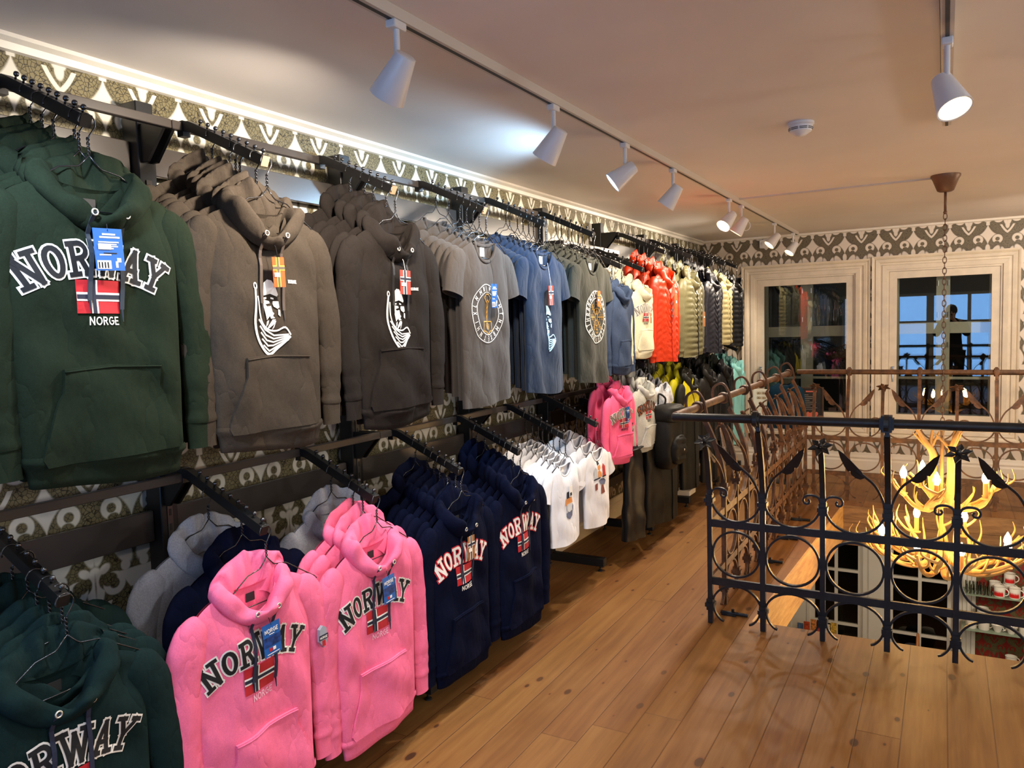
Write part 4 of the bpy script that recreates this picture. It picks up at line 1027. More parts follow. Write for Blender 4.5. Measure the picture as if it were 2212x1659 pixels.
def hang_tag(par, kind, u, v_top, w=0.04, h=0.075, x=0.052, rot=0.06, vneck=-0.09):
    c, s_ = math.cos(rot), math.sin(rot)
    def T(a, b, d=0.0): return (x+d+0.0, u+a*c-b*s_, NECK+v_top+a*s_+b*c)
    def rc(mb, a0, b0, a1, b1, d, th=0.0006):
        V = [T(a, b, d) for a, b in ((a0, b0), (a1, b0), (a1, b1), (a0, b1))]+[T(a, b, d-th) for a, b in ((a0, b0), (a1, b0), (a1, b1), (a0, b1))]
        mb.add(V, [(0,1,2,3),(7,6,5,4),(0,4,5,1),(1,5,6,2),(2,6,7,3),(3,7,4,0)])
    col = {'blue': TAGBLUE, 'bluephoto': TAGBLUE, 'red': TAGRED, 'orange': ORANGE_T, 'kraft': TAGBROWN, 'flagorange': ORANGE_T, 'white': FLAG_W, 'flagbrown': TAGBROWN}[kind]
    m = MB(); rc(m, -w/2, -h, w/2, 0, 0, 0.0012); t = m.build('hang_tag', col, par)
    m = MB(); m.tube([(0.030, u*0.4, NECK+vneck), (x-0.006, u*0.7, NECK+(vneck+v_top)/2), T(0, -0.006, 0.001)], 0.0009, 5); m.build('tag_string', INK if kind in ('blue', 'bluephoto', 'flagorange', 'flagbrown') else FLAG_W, t)
    if kind in ('red', 'flagorange', 'flagbrown'):
        m = MB(); yc = -h*0.36
        rc(m, -w*0.10-w*0.11, -h, -w*0.10+w*0.21, 0, 0.0008); rc(m, -w/2, yc-h*0.085, w/2, yc+h*0.085, 0.0009); m.build('tag_cross', mat('tag_cross_yellow', rgb(228, 176, 70), 0.4) if kind == 'flagorange' else FLAG_W, t)
        m = MB(); rc(m, -w*0.10-w*0.03, -h, -w*0.10+w*0.13, 0, 0.0014); rc(m, -w/2, yc-h*0.045, w/2, yc+h*0.045, 0.0015); m.build('tag_cross_centre', mat('tag_cross_grey', rgb(92, 84, 72), 0.4) if kind == 'flagorange' else FLAG_B, t)
        m = MB(); rc(m, -w*0.42, -h*0.66, w*0.05, -h*0.52, 0.0022); m.build('price_sticker', FLAG_W, t)
    elif kind == 'blue':
        m = MB()
        for q, (a, b, l) in enumerate([(-0.2, -0.16, 0.45), (-0.3, -0.23, 0.7), (-0.35, -0.34, 0.7), (-0.35, -0.39, 0.62), (-0.35, -0.44, 0.66), (-0.35, -0.49, 0.5), (-0.35, -0.64, 0.4)]): rc(m, w*a, h*b, w*(a+l), h*(b+(0.028 if q > 1 else 0.04)), 0.0008)
        rc(m, -w*0.45, -h*0.96, w*0.02, -h*0.76, 0.0008); rc(m, w*0.18, -h*0.93, w*0.26, -h*0.78, 0.0008); rc(m, w*0.24, -h*0.80, w*0.38, -h*0.70, 0.0008); m.build('tag_print', FLAG_W, t)
        m = MB(); rc(m, -w*0.2, -h*0.60, w*0.25, -h*0.575, 0.0009)
        for q in range(4): rc(m, w*(-0.42+q*0.10), -h*0.94, w*(-0.38+q*0.10), -h*0.80, 0.0016)
        m.build('tag_small_print', INK, t)
        m = MB(); rc(m, -w*0.38, -h*0.50, w*0.06, -h*0.37, 0.0018); m.build('price_sticker', mat('sticker_cream', rgb(232, 214, 184), 0.5), t)
    elif kind == 'bluephoto':
        m = MB()
        for pl in text_strokes('NORGE', SANS, w*0.17, 0, -h*0.28, None, 0.16):
            for a, b in zip(pl[:-1], pl[1:]):
                A_, B_ = T(a[0], a[1], 0.001), T(b[0], b[1], 0.001); m.bar(A_, B_, w*0.035, 0.0006, (1, 0, 0))
        rc(m, -w*0.15, -h*0.35, w*0.15, -h*0.33, 0.0008); rc(m, w*0.0, -h*0.86, w*0.16, -h*0.76, 0.0008); rc(m, -w*0.35, -h*0.95, w*0.35, -h*0.93, 0.0008); m.build('tag_word_norge', FLAG_W, t)
        m = MB(); rc(m, -w*0.22, -h*0.86, -w*0.04, -h*0.76, 0.0008); m.build('tag_flag', FLAG_R, t)
        m = MB(); rc(m, -w*0.5, -h*0.7, w*0.5, -h*0.4, 0.0007); m.build('tag_photo', mat('tag_photo_blue', rgb(20, 56, 116), 0.35, mottle=(60, 0.6)), t)
    elif kind in ('kraft', 'orange'):
        m = MB(); rc(m, -w*0.05, -h*0.42, w*0.32, -h*0.30, 0.0008); m.build('price_sticker', FLAG_W, t)
    elif kind == 'white':
        m = MB()
        for q in range(7): rc(m, w*(-0.32+q*0.09), -h*0.92, w*(-0.28+q*0.09), -h*0.62, 0.0008)
        m.build('barcode', INK, t)
    return t

def viking(cut, par, m, s=1.0, cu=0.0, v0=-0.245, half=False, dark=None):
    def Q(P): return [(cu+a*s, v0+b*s) for a, b in P]
    hull = curve3([(-0.057, 0.004, 0), (-0.062, -0.05, 0), (-0.060, -0.10, 0), (-0.040, -0.155, 0), (-0.004, -0.192, 0), (0.030, -0.172, 0), (0.066, -0.140, 0)], 4)
    inner = curve3([(-0.050, -0.02, 0), (-0.047, -0.065, 0), (-0.034, -0.098, 0), (-0.010, -0.118, 0), (0.020, -0.122, 0), (0.050, -0.112, 0), (0.068, -0.135, 0)], 4)
    planks = [[(-0.048+0.006*i, -0.088-0.019*i), (-0.022+0.005*i, -0.118-0.016*i), (0.012, -0.136-0.010*i), (0.060, -0.134-0.004*i)] for i in range(5)]
    if half:
        f = lambda P: [p for p in P if p[0] > 0.0]
        hull, inner, planks = f([(p[0], p[1]) for p in hull]), f([(p[0], p[1]) for p in inner]), [[(max(0.0, a), b) for a, b in P] for P in planks]
    else:
        hull = [(p[0], p[1]) for p in hull]; inner = [(p[0], p[1]) for p in inner]
    root = dec_strokes(cut, [Q(hull)], 0.0085*s, 0.003, 0.25).build('ship_print', m, par)
    mb = dec_strokes(cut, [Q(inner)], 0.0050*s, 0.0030, 0.25); mb.build('ship_inner_line', m, root)
    dec_strokes(cut, [Q(p) for p in planks], 0.0048*s, 0.0031, 0.2).build('ship_planks', m, root)
    if not half: dec_strokes(cut, [Q(arc(-0.056, 0.010, 0.006, 0.009, 0, 360, 10))], 0.004*s, 0.003).build('prow_curl', m, root)
    face = [[(-0.028, -0.030), (-0.004, -0.034), (-0.002, -0.040), (-0.022, -0.044), (-0.014, -0.050), (0.002, -0.048), (0.006, -0.066), (0.012, -0.070), (0.006, -0.078), (0.014, -0.084), (-0.002, -0.086), (-0.006, -0.078), (-0.018, -0.090), (-0.024, -0.070), (-0.030, -0.052)],
            [(0.012, -0.034), (0.034, -0.034), (0.036, -0.052), (0.028, -0.056), (0.014, -0.050), (0.010, -0.042)], [(0.030, -0.058), (0.037, -0.060), (0.036, -0.080), (0.028, -0.074)],
            [(-0.020, 0.020), (-0.006, 0.030), (0.010, 0.028), (0.024, 0.012), (0.034, -0.014), (0.030, -0.020), (0.004, -0.012), (-0.026, -0.018)],
            [(-0.026, -0.024), (-0.014, -0.022), (-0.014, -0.027), (-0.026, -0.029)], [(0.004, -0.022), (0.016, -0.024), (0.016, -0.029), (0.004, -0.027)],
            [(0.004, -0.088), (0.016, -0.088), (0.010, -0.102), (-0.004, -0.112), (-0.016, -0.120), (-0.010, -0.106), (-0.002, -0.096)],
            [(-0.018, -0.094), (-0.010, -0.090), (-0.012, -0.102), (-0.020, -0.112)], [(0.014, -0.094), (0.018, -0.092), (0.010, -0.112), (0.002, -0.120), (0.010, -0.104)]]
    if half: face = [[(max(-0.006, a), b) for a, b in P] for P in face if max(a for a, b in P) > 0.0]
    dec_poly(cut, [Q(p) for p in face], 0.0035).build('face_print', m, root)

def hoodie(name, col, front=True, size=1.0, seed=0, deco=None, strm=None, L=0.725, jacket=False, cut=None, fcol=None):
    """returns the root Empty with parts; col is the cloth material"""
    Lb = (L-0.058)*size
    c = cut or Cut(L=Lb, Wh=0.205*size, Wc=0.212*size, Ws=0.216*size, nk=0.090*size, nd=0.10*size, T=0.030 if front else 0.020, fold=0.010 if front else 0.007, seed=seed)
    r = empty(name)
    c.body(28 if front else 20, 30 if front else 22).build('body', col, r, smooth=True)
    c.band(0.060*size).build('hem_band', col, r, smooth=True)
    for sg in (-1, 1):
        s_, e, rr = sleeve(c, sg, True, size, out=(0.032 if sg > 0 and front else 0.0), seed=seed+sg, fl=0.5 if front else 0.36); s_.build('sleeve', col, r, smooth=True)
        cuff(e, rr, size).build('cuff', col, r, smooth=True)
    hood(size=size, seed=seed, flat=1.0 if front else 0.62).build('hood', col, r, smooth=True)
    if front:
        neck_lining(c).build('neck_lining', col, r, smooth=True)
        MB().box((-0.0095, -0.018*size, NECK-0.066*size), (-0.008, 0.014*size, NECK-0.040*size)).build('neck_label', mat('label_black', rgb(20, 20, 22), 0.6), r)
        pocket(c, r, col, size)
        if strm: strings(r, strm, 0.20*size, size, c)
        if deco: deco(c, r)
    return r
def tee(name, col, front=True, size=1.0, seed=0, deco=None, L=0.72, fold=0.009, label=True):
    c = Cut(L=L*size, Wh=0.205*size, Wc=0.205*size, Ws=0.205*size, nk=0.088*size, nd=0.085*size, T=0.024 if front else 0.014, fold=fold if front else fold*0.7, seed=seed, slope=0.36)
    r = empty(name); c.body(26 if front else 18, 30 if front else 22).build('body', col, r, smooth=True)
    for sg in (-1, 1):
        s_, e, rr = sleeve(c, sg, False, size, seed=seed); s_.build('sleeve', col, r, smooth=True)
    P = []; 
    for i in range(33):
        a = -1+2*i/32; u = a*c.nk; P.append((c.thick(0, 0.97)*0.55+0.004, u*1.0, NECK+c.top(u, True)-0.001))
    for i in range(1, 32):
        a = 1-2*i/32; u = a*c.nk; P.append((-0.006, u*1.0, NECK+c.top(u, False)+0.004))
    MB().tube(P, 0.0075*size, 6, closed=True, flat=0.5, upv=(1, 0, 0)).build('collar_rib', col, r, smooth=True)
    if front:
        neck_lining(c).build('neck_lining', col, r, smooth=True)
        if label: MB().box((-0.0095, -0.016*size, NECK-0.062*size), (-0.0075, 0.020*size, NECK-0.022*size)).build('neck_label', FLAG_W, r)
        if deco: deco(c, r)
    return r
def puffer(name, col, front=True, size=1.0, seed=0, chev=0.0, L=0.66, qstep=0.046, hooded=True, vest=False, deco=None, q=0.015, zipm=None):
    c = Cut(L=L*size, Wh=0.215*size, Wc=0.215*size, Ws=0.205*size, nk=0.080*size, nd=0.10*size, T=0.040 if front else 0.026, fold=0.003, seed=seed, quilt=q, qstep=qstep, chev=chev)
    r = empty(name); c.body(64 if q else 24, 26).build('body', col, r, smooth=True)
    if not vest:
        for sg in (-1, 1):
            s_, e, rr = sleeve(c, sg, True, size, out=0.012, quilt=0.006 if q else 0, seed=seed+sg, fl=0.6); s_.build('sleeve', col, r, smooth=True); cuff(e, rr, size*0.5).build('cuff', col, r, smooth=True)
    hood(size=size*(1.0 if hooded else 0.8), seed=seed, flat=1.0 if front else 0.6).build('hood' if hooded else 'collar', col, r, smooth=True)
    if front:
        neck_lining(c).build('neck_lining', col, r, smooth=True)
        m = MB(); n = 24
        m.tube([(c.front(0, -0.12*size-(L*size-0.125*size)*i/n)+0.004, 0.0, NECK-0.12*size-(L*size-0.125*size)*i/n) for i in range(n+1)], 0.004, 6); m.build('zipper', zipm or col, r, smooth=True)
        if deco: deco(c, r)
    return r

WIRE = mat('hanger_wire', (0.06, 0.06, 0.065, 1), 0.25, 0.85)
def make_hanger(s=1.0):
    r = empty('coat_hanger')
    R = 0.021; P = [(0, -R*math.cos(math.radians(a))*-1*(-1), -R-0.001+R*math.sin(math.radians(a))) for a in ()]
    P = [(0, R*math.cos(math.radians(a)), -R+0.0+R*math.sin(math.radians(a))) for a in range(195, -60, -15)]
    P += [(0, 0.004, -0.052), (0, 0.001, -0.060)]
    MB().tube(P, 0.0021, 6, upv=(1, 0, 0)).build('hook', WIRE, r, smooth=True)
    m = MB()
    for ph in (0, PI): m.tube([(0.0026*math.cos(ph+k*0.9), 0.0026*math.sin(ph+k*0.9), -0.056-k*0.0032) for k in range(14)], 0.0019, 5)
    m.build('twisted_neck', WIRE, r, smooth=True)
    m = MB()
    for sg in (-1, 1): m.tube([(0, 0, -0.098), (0, sg*0.022*s, -0.122), (0, sg*0.030*s, -0.128), (0, sg*0.075*s, -0.136), (0, sg*0.195*s, -0.215), (0, sg*0.205*s, -0.224), (0, sg*0.19*s, -0.230)], 0.0020, 6, upv=(1, 0, 0))
    m.tube([(0, -0.19*s, -0.230), (0, 0.19*s, -0.230)], 0.0020, 6, upv=(1, 0, 0)); m.build('shoulder_wire', WIRE, r, smooth=True)
    return r
# ------------------------------------------------------------------ stocking the rack
ORD = ['', 'first', 'second', 'third', 'fourth', 'fifth', 'sixth', 'seventh', 'eighth', 'ninth']
proto_arm = {True: make_arm(True), False: make_arm(False)}; used_arm = {True: False, False: False}
ARM_KIDS = {k: kidmap(v) for k, v in proto_arm.items()}
proto_hang = {1.0: make_hanger(1.0), 0.72: make_hanger(0.72)}; HKIDS = {k: kidmap(v) for k, v in proto_hang.items()}; used_h = {1.0: False, 0.72: False}
def put_arm(y, z, tan, label, x=RAIL_X):
    o = proto_arm[tan] if not used_arm[tan] else copy_tree(proto_arm[tan], ARM_KIDS[tan])
    used_arm[tan] = True; o.location = (x, y, z); tag(o, label, 'display arm', 'waterfall arms on the wall rack'); return o
def put_hanger(loc, hs, label, grp):
    o = proto_hang[hs] if not used_h[hs] else copy_tree(proto_hang[hs], HKIDS[hs])
    used_h[hs] = True; o.location = loc; tag(o, label, 'hanger', grp); return o
rp = random.Random(11)
def stock(y, z, row, what, cat_, front, back, n, hs=1.0, behind=None, tan=False, first=0, wide=1.0, dz=0.0, slots=None, xs=1.0, flabel=None, arm=True, jitter=0.012, rowname=None, off=0.03):
    """hang n garments on the arm at (y, z): the detailed one at the tip, copies of the plain one behind it"""
    rn = rowname or what
    if arm: put_arm(y, z, tan, 'black sloping arm of the %s row carrying the %s' % (row, rn))
    kids = kidmap(back) if back else None; usedb = False
    slots = slots or list(range(first, first+n))
    for i, k in enumerate(slots):
        dx, dzz = arm_point(k); yy = y+(rp.uniform(-jitter, jitter) if i else 0)
        loc = (RAIL_X+dx, yy, z+dzz+0.0005+dz)
        pos = 'at the tip' if i == 0 else 'directly behind the front one' if i == 1 else '%s behind the front one' % ORD[i]
        h = put_hanger((loc[0], loc[1], z+dzz+0.0005), hs, 'dark wire hanger, %s row, %s, %s' % (row, rn, 'frontmost' if i == 0 else '%s from the tip' % ORD[i+1]), 'wire hangers')
        if i == 0:
            g = front; lab = flabel or what+', front one on its arm of the %s row' % row
        else:
            if usedb: g = copy_tree(back, kids)
            else: g = back; usedb = True
            lab = '%s, %s row, %s' % (what if rn == what else rn, row, pos)
        g.location = (loc[0], loc[1]-off*(1.0 if i == 0 else 0.5), loc[2]); g.rotation_euler = (0, 0, rp.uniform(-0.03, 0.03) if i else 0.0)
        g.scale = (xs if i == 0 else 1.0, wide, 1.0)
        tag(g, lab, cat_, what+' (%s row)' % row)
GREEN = cloth('green_fleece', 29, 38, 28); CHAR = cloth('charcoal_brown_fleece', 60, 53, 46); CHAR2 = cloth('dark_charcoal_fleece', 36, 32, 30)
PINK = cloth('pink_fleece', 236, 112, 150, 0.06); PINKC = cloth('kids_pink_fleece', 238, 100, 140, 0.08); NAVY = cloth('navy_fleece', 8, 13, 34); HEATH = cloth('heather_grey_fleece', 150, 154, 164, 0.16)
GREYT = cloth('grey_jersey', 64, 59, 56, 0.08, 0.1); NAVYT = cloth('blue_navy_jersey', 18, 32, 52, 0.08, 0.1); DGREYT = cloth('olive_grey_jersey', 48, 49, 42, 0.08, 0.1); WHITET = cloth('white_jersey', 226, 226, 230, 0.03, 0.1)
CREAMF = cloth('cream_heather_fleece', 206, 200, 172, 0.15); STEELB = cloth('steel_blue_fleece', 56, 68, 90, 0.15); GREYK = cloth('light_grey_fleece', 176, 176, 168, 0.2)
NAVYCORD = mat('navy_cord', rgb(26, 32, 56), 0.8); BROWNCORD = mat('brown_cord', rgb(74, 62, 54), 0.8); GREENCORD = mat('green_cord', rgb(34, 44, 56), 0.8)

# --- upper row ---
def d_green(c, r):
    norway(c, r, FLAG_W, INK, FLAG_W); hang_tag(r, 'blue', -0.012, -0.118, 0.072, 0.098, 0.062, 0.04)
def d_char(c, r):
    viking(c, r, FLAG_W, 1.0, -0.015); hang_tag(r, 'flagorange', 0.0, -0.150, 0.047, 0.088, 0.060, 0.04)
    dec_strokes(c, text_strokes('NORGE', SLAB if False else SANS, 0.0085, 0.085, -0.222, None, 0.2), 0.0026, 0.002).build('word_norge', FLAG_W, r)
def d_char2(c, r):
    viking(c, r, FLAG_W, 1.0, -0.02, -0.255); hang_tag(r, 'red', 0.0, -0.158, 0.062, 0.088, 0.058, -0.02)
    dec_strokes(c, text_strokes('NORGE', SANS, 0.0085, 0.07, -0.228, None, 0.2), 0.0026, 0.002).build('word_norge', FLAG_W, r)
def runes(c, par, m, cu, cv, R, n, h, th, off=0.003, seed=1):
    rr = random.Random(seed); S = []
    kinds = ['M', 'X', 'R', 'N', 'P', 'E', 'H', 'T', 'I', 'L']
    for i in range(n):
        a = 2*PI*i/n; ch_ = kinds[rr.randrange(len(kinds))]
        for pl in SANS[ch_][1]:
            S.append([(cu+math.sin(a)*(R+(b-0.5)*h)+math.cos(a)*(x-0.3)*h*0.8, cv+math.cos(a)*(R+(b-0.5)*h)-math.sin(a)*(x-0.3)*h*0.8) for x, b in pl])
    return dec_strokes(c, S, th, off, 0.2).build('rune_letters', m, par)
def ringp(c, cu, cv, R, n=40): return [(cu+R*math.cos(2*PI*i/n), cv+R*math.sin(2*PI*i/n)) for i in range(n+1)]
def d_hammer(c, r):
    cu, cv = -0.03, -0.315
    o = dec_strokes(c, [ringp(c, cu, cv, 0.128), ringp(c, cu, cv, 0.094)], 0.0034, 0.003, 0.1).build('ring_print', FLAG_W, r)
    runes(c, o, FLAG_W, cu, cv, 0.111, 20, 0.020, 0.0028, seed=5)
    S = [[(-0.006, 0.05), (-0.006, -0.03)], [(0.006, 0.05), (0.006, -0.03)], [(-0.045, -0.035), (-0.05, -0.075), (-0.028, -0.078), (0, -0.090), (0.028, -0.078), (0.05, -0.075), (0.045, -0.035), (-0.045, -0.035)],
         [(-0.012, 0.085), (-0.030, 0.070), (-0.012, 0.05), (0, 0.06), (0.012, 0.05), (0.030, 0.070), (0.012, 0.085), (-0.012, 0.085)], arc(0, -0.055, 0.016, 0.014, 0, 360, 12), arc(0, -0.055, 0.007, 0.006, 0, 360, 8), [(-0.006, 0.02), (0.006, 0.035)], [(-0.006, 0.0), (0.006, 0.015)], [(-0.006, -0.02), (0.006, -0.005)]]
    dec_strokes(c, [[(cu+a, cv+b) for a, b in p] for p in S], 0.0045, 0.0035, 0.3).build('hammer_print', GOLD, r)
    hang_tag(r, 'blue', 0.0, -0.185, 0.052, 0.105, 0.050, 0.02, -0.06)
def d_navyt(c, r):
    viking(c, r, LTBLUE, 1.05, -0.01, -0.305, True); hang_tag(r, 'red', 0.0, -0.175, 0.055, 0.098, 0.046, 0.03, -0.06)
def d_veg(c, r):
    cu, cv = -0.01, -0.335
    o = dec_strokes(c, [ringp(c, cu, cv, 0.150), ringp(c, cu, cv, 0.110)], 0.0050, 0.003, 0.1).build('ring_print', FLAG_W, r)
    runes(c, o, FLAG_W, cu, cv, 0.130, 26, 0.026, 0.0042, seed=9)
    S = [ringp(c, 0, 0, 0.020, 12)]
    for k in range(8):
        a = PI/4*k; ca, sa = math.cos(a), math.sin(a); S.append([(0.02*ca, 0.02*sa), (0.098*ca, 0.098*sa)])
        for q in (0.05, 0.072, 0.09): S.append([(q*ca-0.016*sa, q*sa+0.016*ca), (q*ca+0.016*sa, q*sa-0.016*ca)])
    dec_strokes(c, [[(cu+a, cv+b) for a, b in p] for p in S], 0.0042, 0.0035, 0.3).build('compass_print', GOLD, r)
    hang_tag(r, 'flagorange', 0.0, -0.185, 0.046, 0.090, 0.046, -0.04, -0.06)
g1 = 'dark green hoodie with white outlined word NORWAY and a flag patch'
stock(1.135, ZU, 'upper', 'dark green hoodie', 'hoodie', hoodie('hooded_sweatshirt', GREEN, True, 1.0, 3, d_green, GREENCORD), hoodie('hooded_sweatshirt', GREEN, False, 1.0, 13), 6, xs=1.12, off=0.0, slots=[0, 1, 2, 4, 5, 7], flabel='large dark green hoodie with NORWAY and flag patch, foremost on the upper row')
stock(1.690, ZU, 'upper', 'brownish charcoal hoodie', 'hoodie', hoodie('hooded_sweatshirt', CHAR, True, 1.0, 4, d_char, BROWNCORD), hoodie('hooded_sweatshirt', CHAR, False, 1.0, 14), 6, tan=True, slots=[0, 1, 3, 4, 5, 7], flabel='brownish charcoal hoodie with white longship print and an orange flag tag')
stock(2.310, ZU, 'upper', 'dark charcoal hoodie', 'hoodie', hoodie('hooded_sweatshirt', CHAR2, True, 1.0, 5, d_char2, mat('dark_cord', rgb(30, 27, 26), 0.8)), hoodie('hooded_sweatshirt', CHAR2, False, 1.0, 15), 5, tan=True, slots=[0, 1, 3, 4, 6], flabel='dark charcoal hoodie with bearded face and longship print and red tag')
stock(2.960, ZU, 'upper', 'grey T-shirt with golden hammer print', 'T-shirt', tee('t_shirt', GREYT, True, 1.0, 6, d_hammer), tee('t_shirt', GREYT, False, 1.0, 16), 7, tan=True, slots=[0, 1, 2, 3, 4, 6, 8], wide=0.97, rowname='grey T-shirts', flabel='grey T-shirt with golden hammer in a rune ring and a blue tag')
stock(3.550, ZU, 'upper', 'navy T-shirt', 'T-shirt', front=tee('t_shirt', NAVYT, True, 1.0, 7, d_navyt), back=tee('t_shirt', NAVYT, False, 1.0, 17), n=8, off=0.05, slots=[0, 1, 2, 3, 4, 5, 6, 7], wide=0.97, flabel='navy blue T-shirt with light blue half face and longship print and red flag tag')
stock(4.170, ZU, 'upper', 'olive grey T-shirt', 'T-shirt', tee('t_shirt', DGREYT, True, 1.0, 8, d_veg), tee('t_shirt', DGREYT, False, 1.0, 18), 8, off=0.05, slots=[0, 1, 2, 3, 4, 5, 6, 7], wide=0.97, flabel='olive grey T-shirt with golden compass star in a white rune ring and orange tag')
def d_kid(c, r): norway(c, r, FLAG_W, mat('letter_grey', rgb(120, 116, 108), 0.8), INK, scale=0.72)
stock(4.600, ZM-0.02, 'upper', 'steel blue kids hoodie', 'hoodie', hoodie('hooded_sweatshirt', STEELB, True, 0.78, 9, None, None, 0.68), hoodie('hooded_sweatshirt', STEELB, False, 0.78, 19, None, None, 0.68), 3, hs=0.72, flabel='steel blue childrens hoodie half hidden behind the olive grey T-shirt', slots=[0, 2, 4])
stock(5.000, ZM-0.02, 'upper', 'cream kids hoodie', 'hoodie', hoodie('hooded_sweatshirt', CREAMF, True, 0.74, 10, lambda c, r: (d_kid(c, r), hang_tag(r, 'kraft', 0.03, -0.17, 0.022, 0.07, 0.05, 0, -0.08)), None, 0.63), hoodie('hooded_sweatshirt', CREAMF, False, 0.74, 20, None, None, 0.63), 3, wide=1.15, dz=0.02, hs=0.72, slots=[0, 2, 4], flabel='cream childrens hoodie with NORWAY and a small red flag, beside the orange jackets')
def shiny(n, r, g, b, ro=0.45): return mat(n, rgb(r, g, b), ro, spec=0.22, bump=(70, 0.3, 0.004))
ORJ = shiny('orange_nylon', 186, 46, 8); OLJ = shiny('pale_olive_nylon', 100, 96, 68); NVJ = shiny('dark_navy_nylon', 30, 31, 42); CRJ = shiny('cream_nylon', 160, 150, 110); BKJ = shiny('black_nylon', 14, 14, 17); REDJ = shiny('red_nylon', 168, 24, 12)
stock(5.480, ZU-0.01, 'upper', 'orange quilted jacket', 'jacket', puffer('quilted_jacket', ORJ, True, 1.0, 21, chev=1.0, deco=lambda c, r: hang_tag(r, 'orange', 0.03, -0.165, 0.062, 0.155, 0.075, 0.0, -0.06)), puffer('quilted_jacket', ORJ, False, 1.0, 22, chev=1.0), 4, wide=1.12, slots=[0, 2, 4, 6], flabel='bright orange quilted jacket with an orange tag, front one of its arm')
stock(6.160, ZU, 'upper', 'pale olive quilted jacket', 'jacket', puffer('quilted_jacket', OLJ, True, 1.0, 23, hooded=True, zipm=BKJ, deco=lambda c, r: hang_tag(r, 'kraft', 0.10, -0.30, 0.06, 0.12, 0.07, 0.0, -0.2)), puffer('quilted_jacket', OLJ, False, 1.0, 24), 4, wide=1.18, slots=[0, 2, 4, 6], flabel='pale olive quilted jacket with a brown kraft tag')
stock(6.800, ZU, 'upper', 'dark navy quilted jacket', 'jacket', puffer('quilted_jacket', NVJ, True, 1.0, 25, chev=0.6), puffer('quilted_jacket', NVJ, False, 1.0, 26, chev=0.6), 4, wide=1.12, slots=[0, 2, 4, 6], flabel='dark navy quilted jacket right of the pale olive one')
stock(7.230, ZU, 'upper', 'cream quilted vest', 'vest', puffer('quilted_vest', CRJ, True, 0.9, 27, vest=True, hooded=False), puffer('quilted_vest', CRJ, False, 0.9, 28, vest=True, hooded=False), 3, slots=[0, 2, 4], flabel='cream quilted vest between the navy and the black jacket')
stock(7.680, ZU, 'upper', 'black quilted jacket', 'jacket', puffer('quilted_jacket', BKJ, True, 0.95, 29), puffer('quilted_jacket', BKJ, False, 0.95, 30), 3, slots=[0, 2, 4], flabel='black quilted jacket nearest the window on the upper row')

# --- lower row ---
def d_pink(c, r):
    norway(c, r, FLAG_W, INK, SILVER); hang_tag(r, 'bluephoto', 0.008, -0.125, 0.066, 0.098, 0.060, 0.06)
def arm_badge(r, m=None):
    o = MB(); P = [(0.036, 0.247, NECK-0.225), (0.036, 0.232, NECK-0.235), (0.036, 0.230, NECK-0.275), (0.036, 0.247, NECK-0.298), (0.036, 0.264, NECK-0.275), (0.036, 0.262, NECK-0.235)]
    o.add(P+[(x-0.012, y, z) for x, y, z in P], [tuple(range(6))]+[(k, 6+k, 6+(k+1) % 6, (k+1) % 6) for k in range(6)]); b = o.build('sleeve_badge', mat('badge_grey', rgb(150, 156, 168), 0.7), r)
    MB().box((0.0362, 0.227, NECK-0.270), (0.0372, 0.267, NECK-0.254)).build('badge_band', FLAG_B, b)
    m = MB()
    for pl in text_strokes('NORGE', SANS, 0.007, 0.247, NECK-0.266, None, 0.2):
        for a, b2 in zip(pl[:-1], pl[1:]): m.bar((0.0378, a[0], a[1]), (0.0378, b2[0], b2[1]), 0.0014, 0.0006, (1, 0, 0))
    m.build('badge_lettering', FLAG_W, b)
    MB().box((0.0362, 0.240, NECK-0.292), (0.0370, 0.254, NECK-0.273)).build('badge_flag', FLAG_R, b)
def d_pink1(c, r): d_pink(c, r); arm_badge(r)
def d_navy1(c, r):
    norway(c, r, REDST, FLAG_W, FLAG_W); hang_tag(r, 'flagbrown', 0.0, -0.120, 0.052, 0.100, 0.060, 0.0)
def d_navy2(c, r): norway(c, r, REDST, FLAG_W, FLAG_W)
def d_green2(c, r): norway(c, r, FLAG_W, INK, FLAG_W, cu=-0.02)
GREEN2 = cloth('deep_green_fleece', 20, 36, 36)
stock(1.000, ZLo, 'lower', 'dark green hoodie', 'hoodie', hoodie('hooded_sweatshirt', GREEN2, True, 1.0, 41, d_green2, NAVYCORD), hoodie('hooded_sweatshirt', GREEN2, False, 1.0, 42), 6, slots=[0, 1, 2, 3, 5, 6], xs=1.1, flabel='dark green hoodie with NORWAY, foremost on the lower row')
stock(1.610, ZLo+0.015, 'lower', 'pink hoodie', 'hoodie', hoodie('hooded_sweatshirt', PINK, True, 1.0, 43, d_pink1, NAVYCORD), None, 1, off=0.06, dz=0.01, flabel='pink hoodie with NORWAY and a sleeve badge, left one of the two front ones')
def single(y, z, k, g, lab, cat_='hoodie', row='lower', hs=1.0, grp=None, rz=0.0):
    dx, dzz = arm_point(k); loc = (RAIL_X+dx, y, z+dzz+0.0005)
    put_hanger(loc, hs, 'dark wire hanger holding the '+' '.join(lab.split()[:11]), 'wire hangers'); g.location = loc; g.rotation_euler = (0, 0, rz); tag(g, lab, cat_, grp)
single(1.640, ZLo, 4, hoodie('hooded_sweatshirt', NAVY, False, 1.0, 44), 'dark navy hoodie hanging behind the left pink hoodie')
single(1.600, ZLo, 7, hoodie('hooded_sweatshirt', HEATH, False, 1.0, 45), 'heather grey hoodie hanging behind the navy one, left of the pink hoodies')
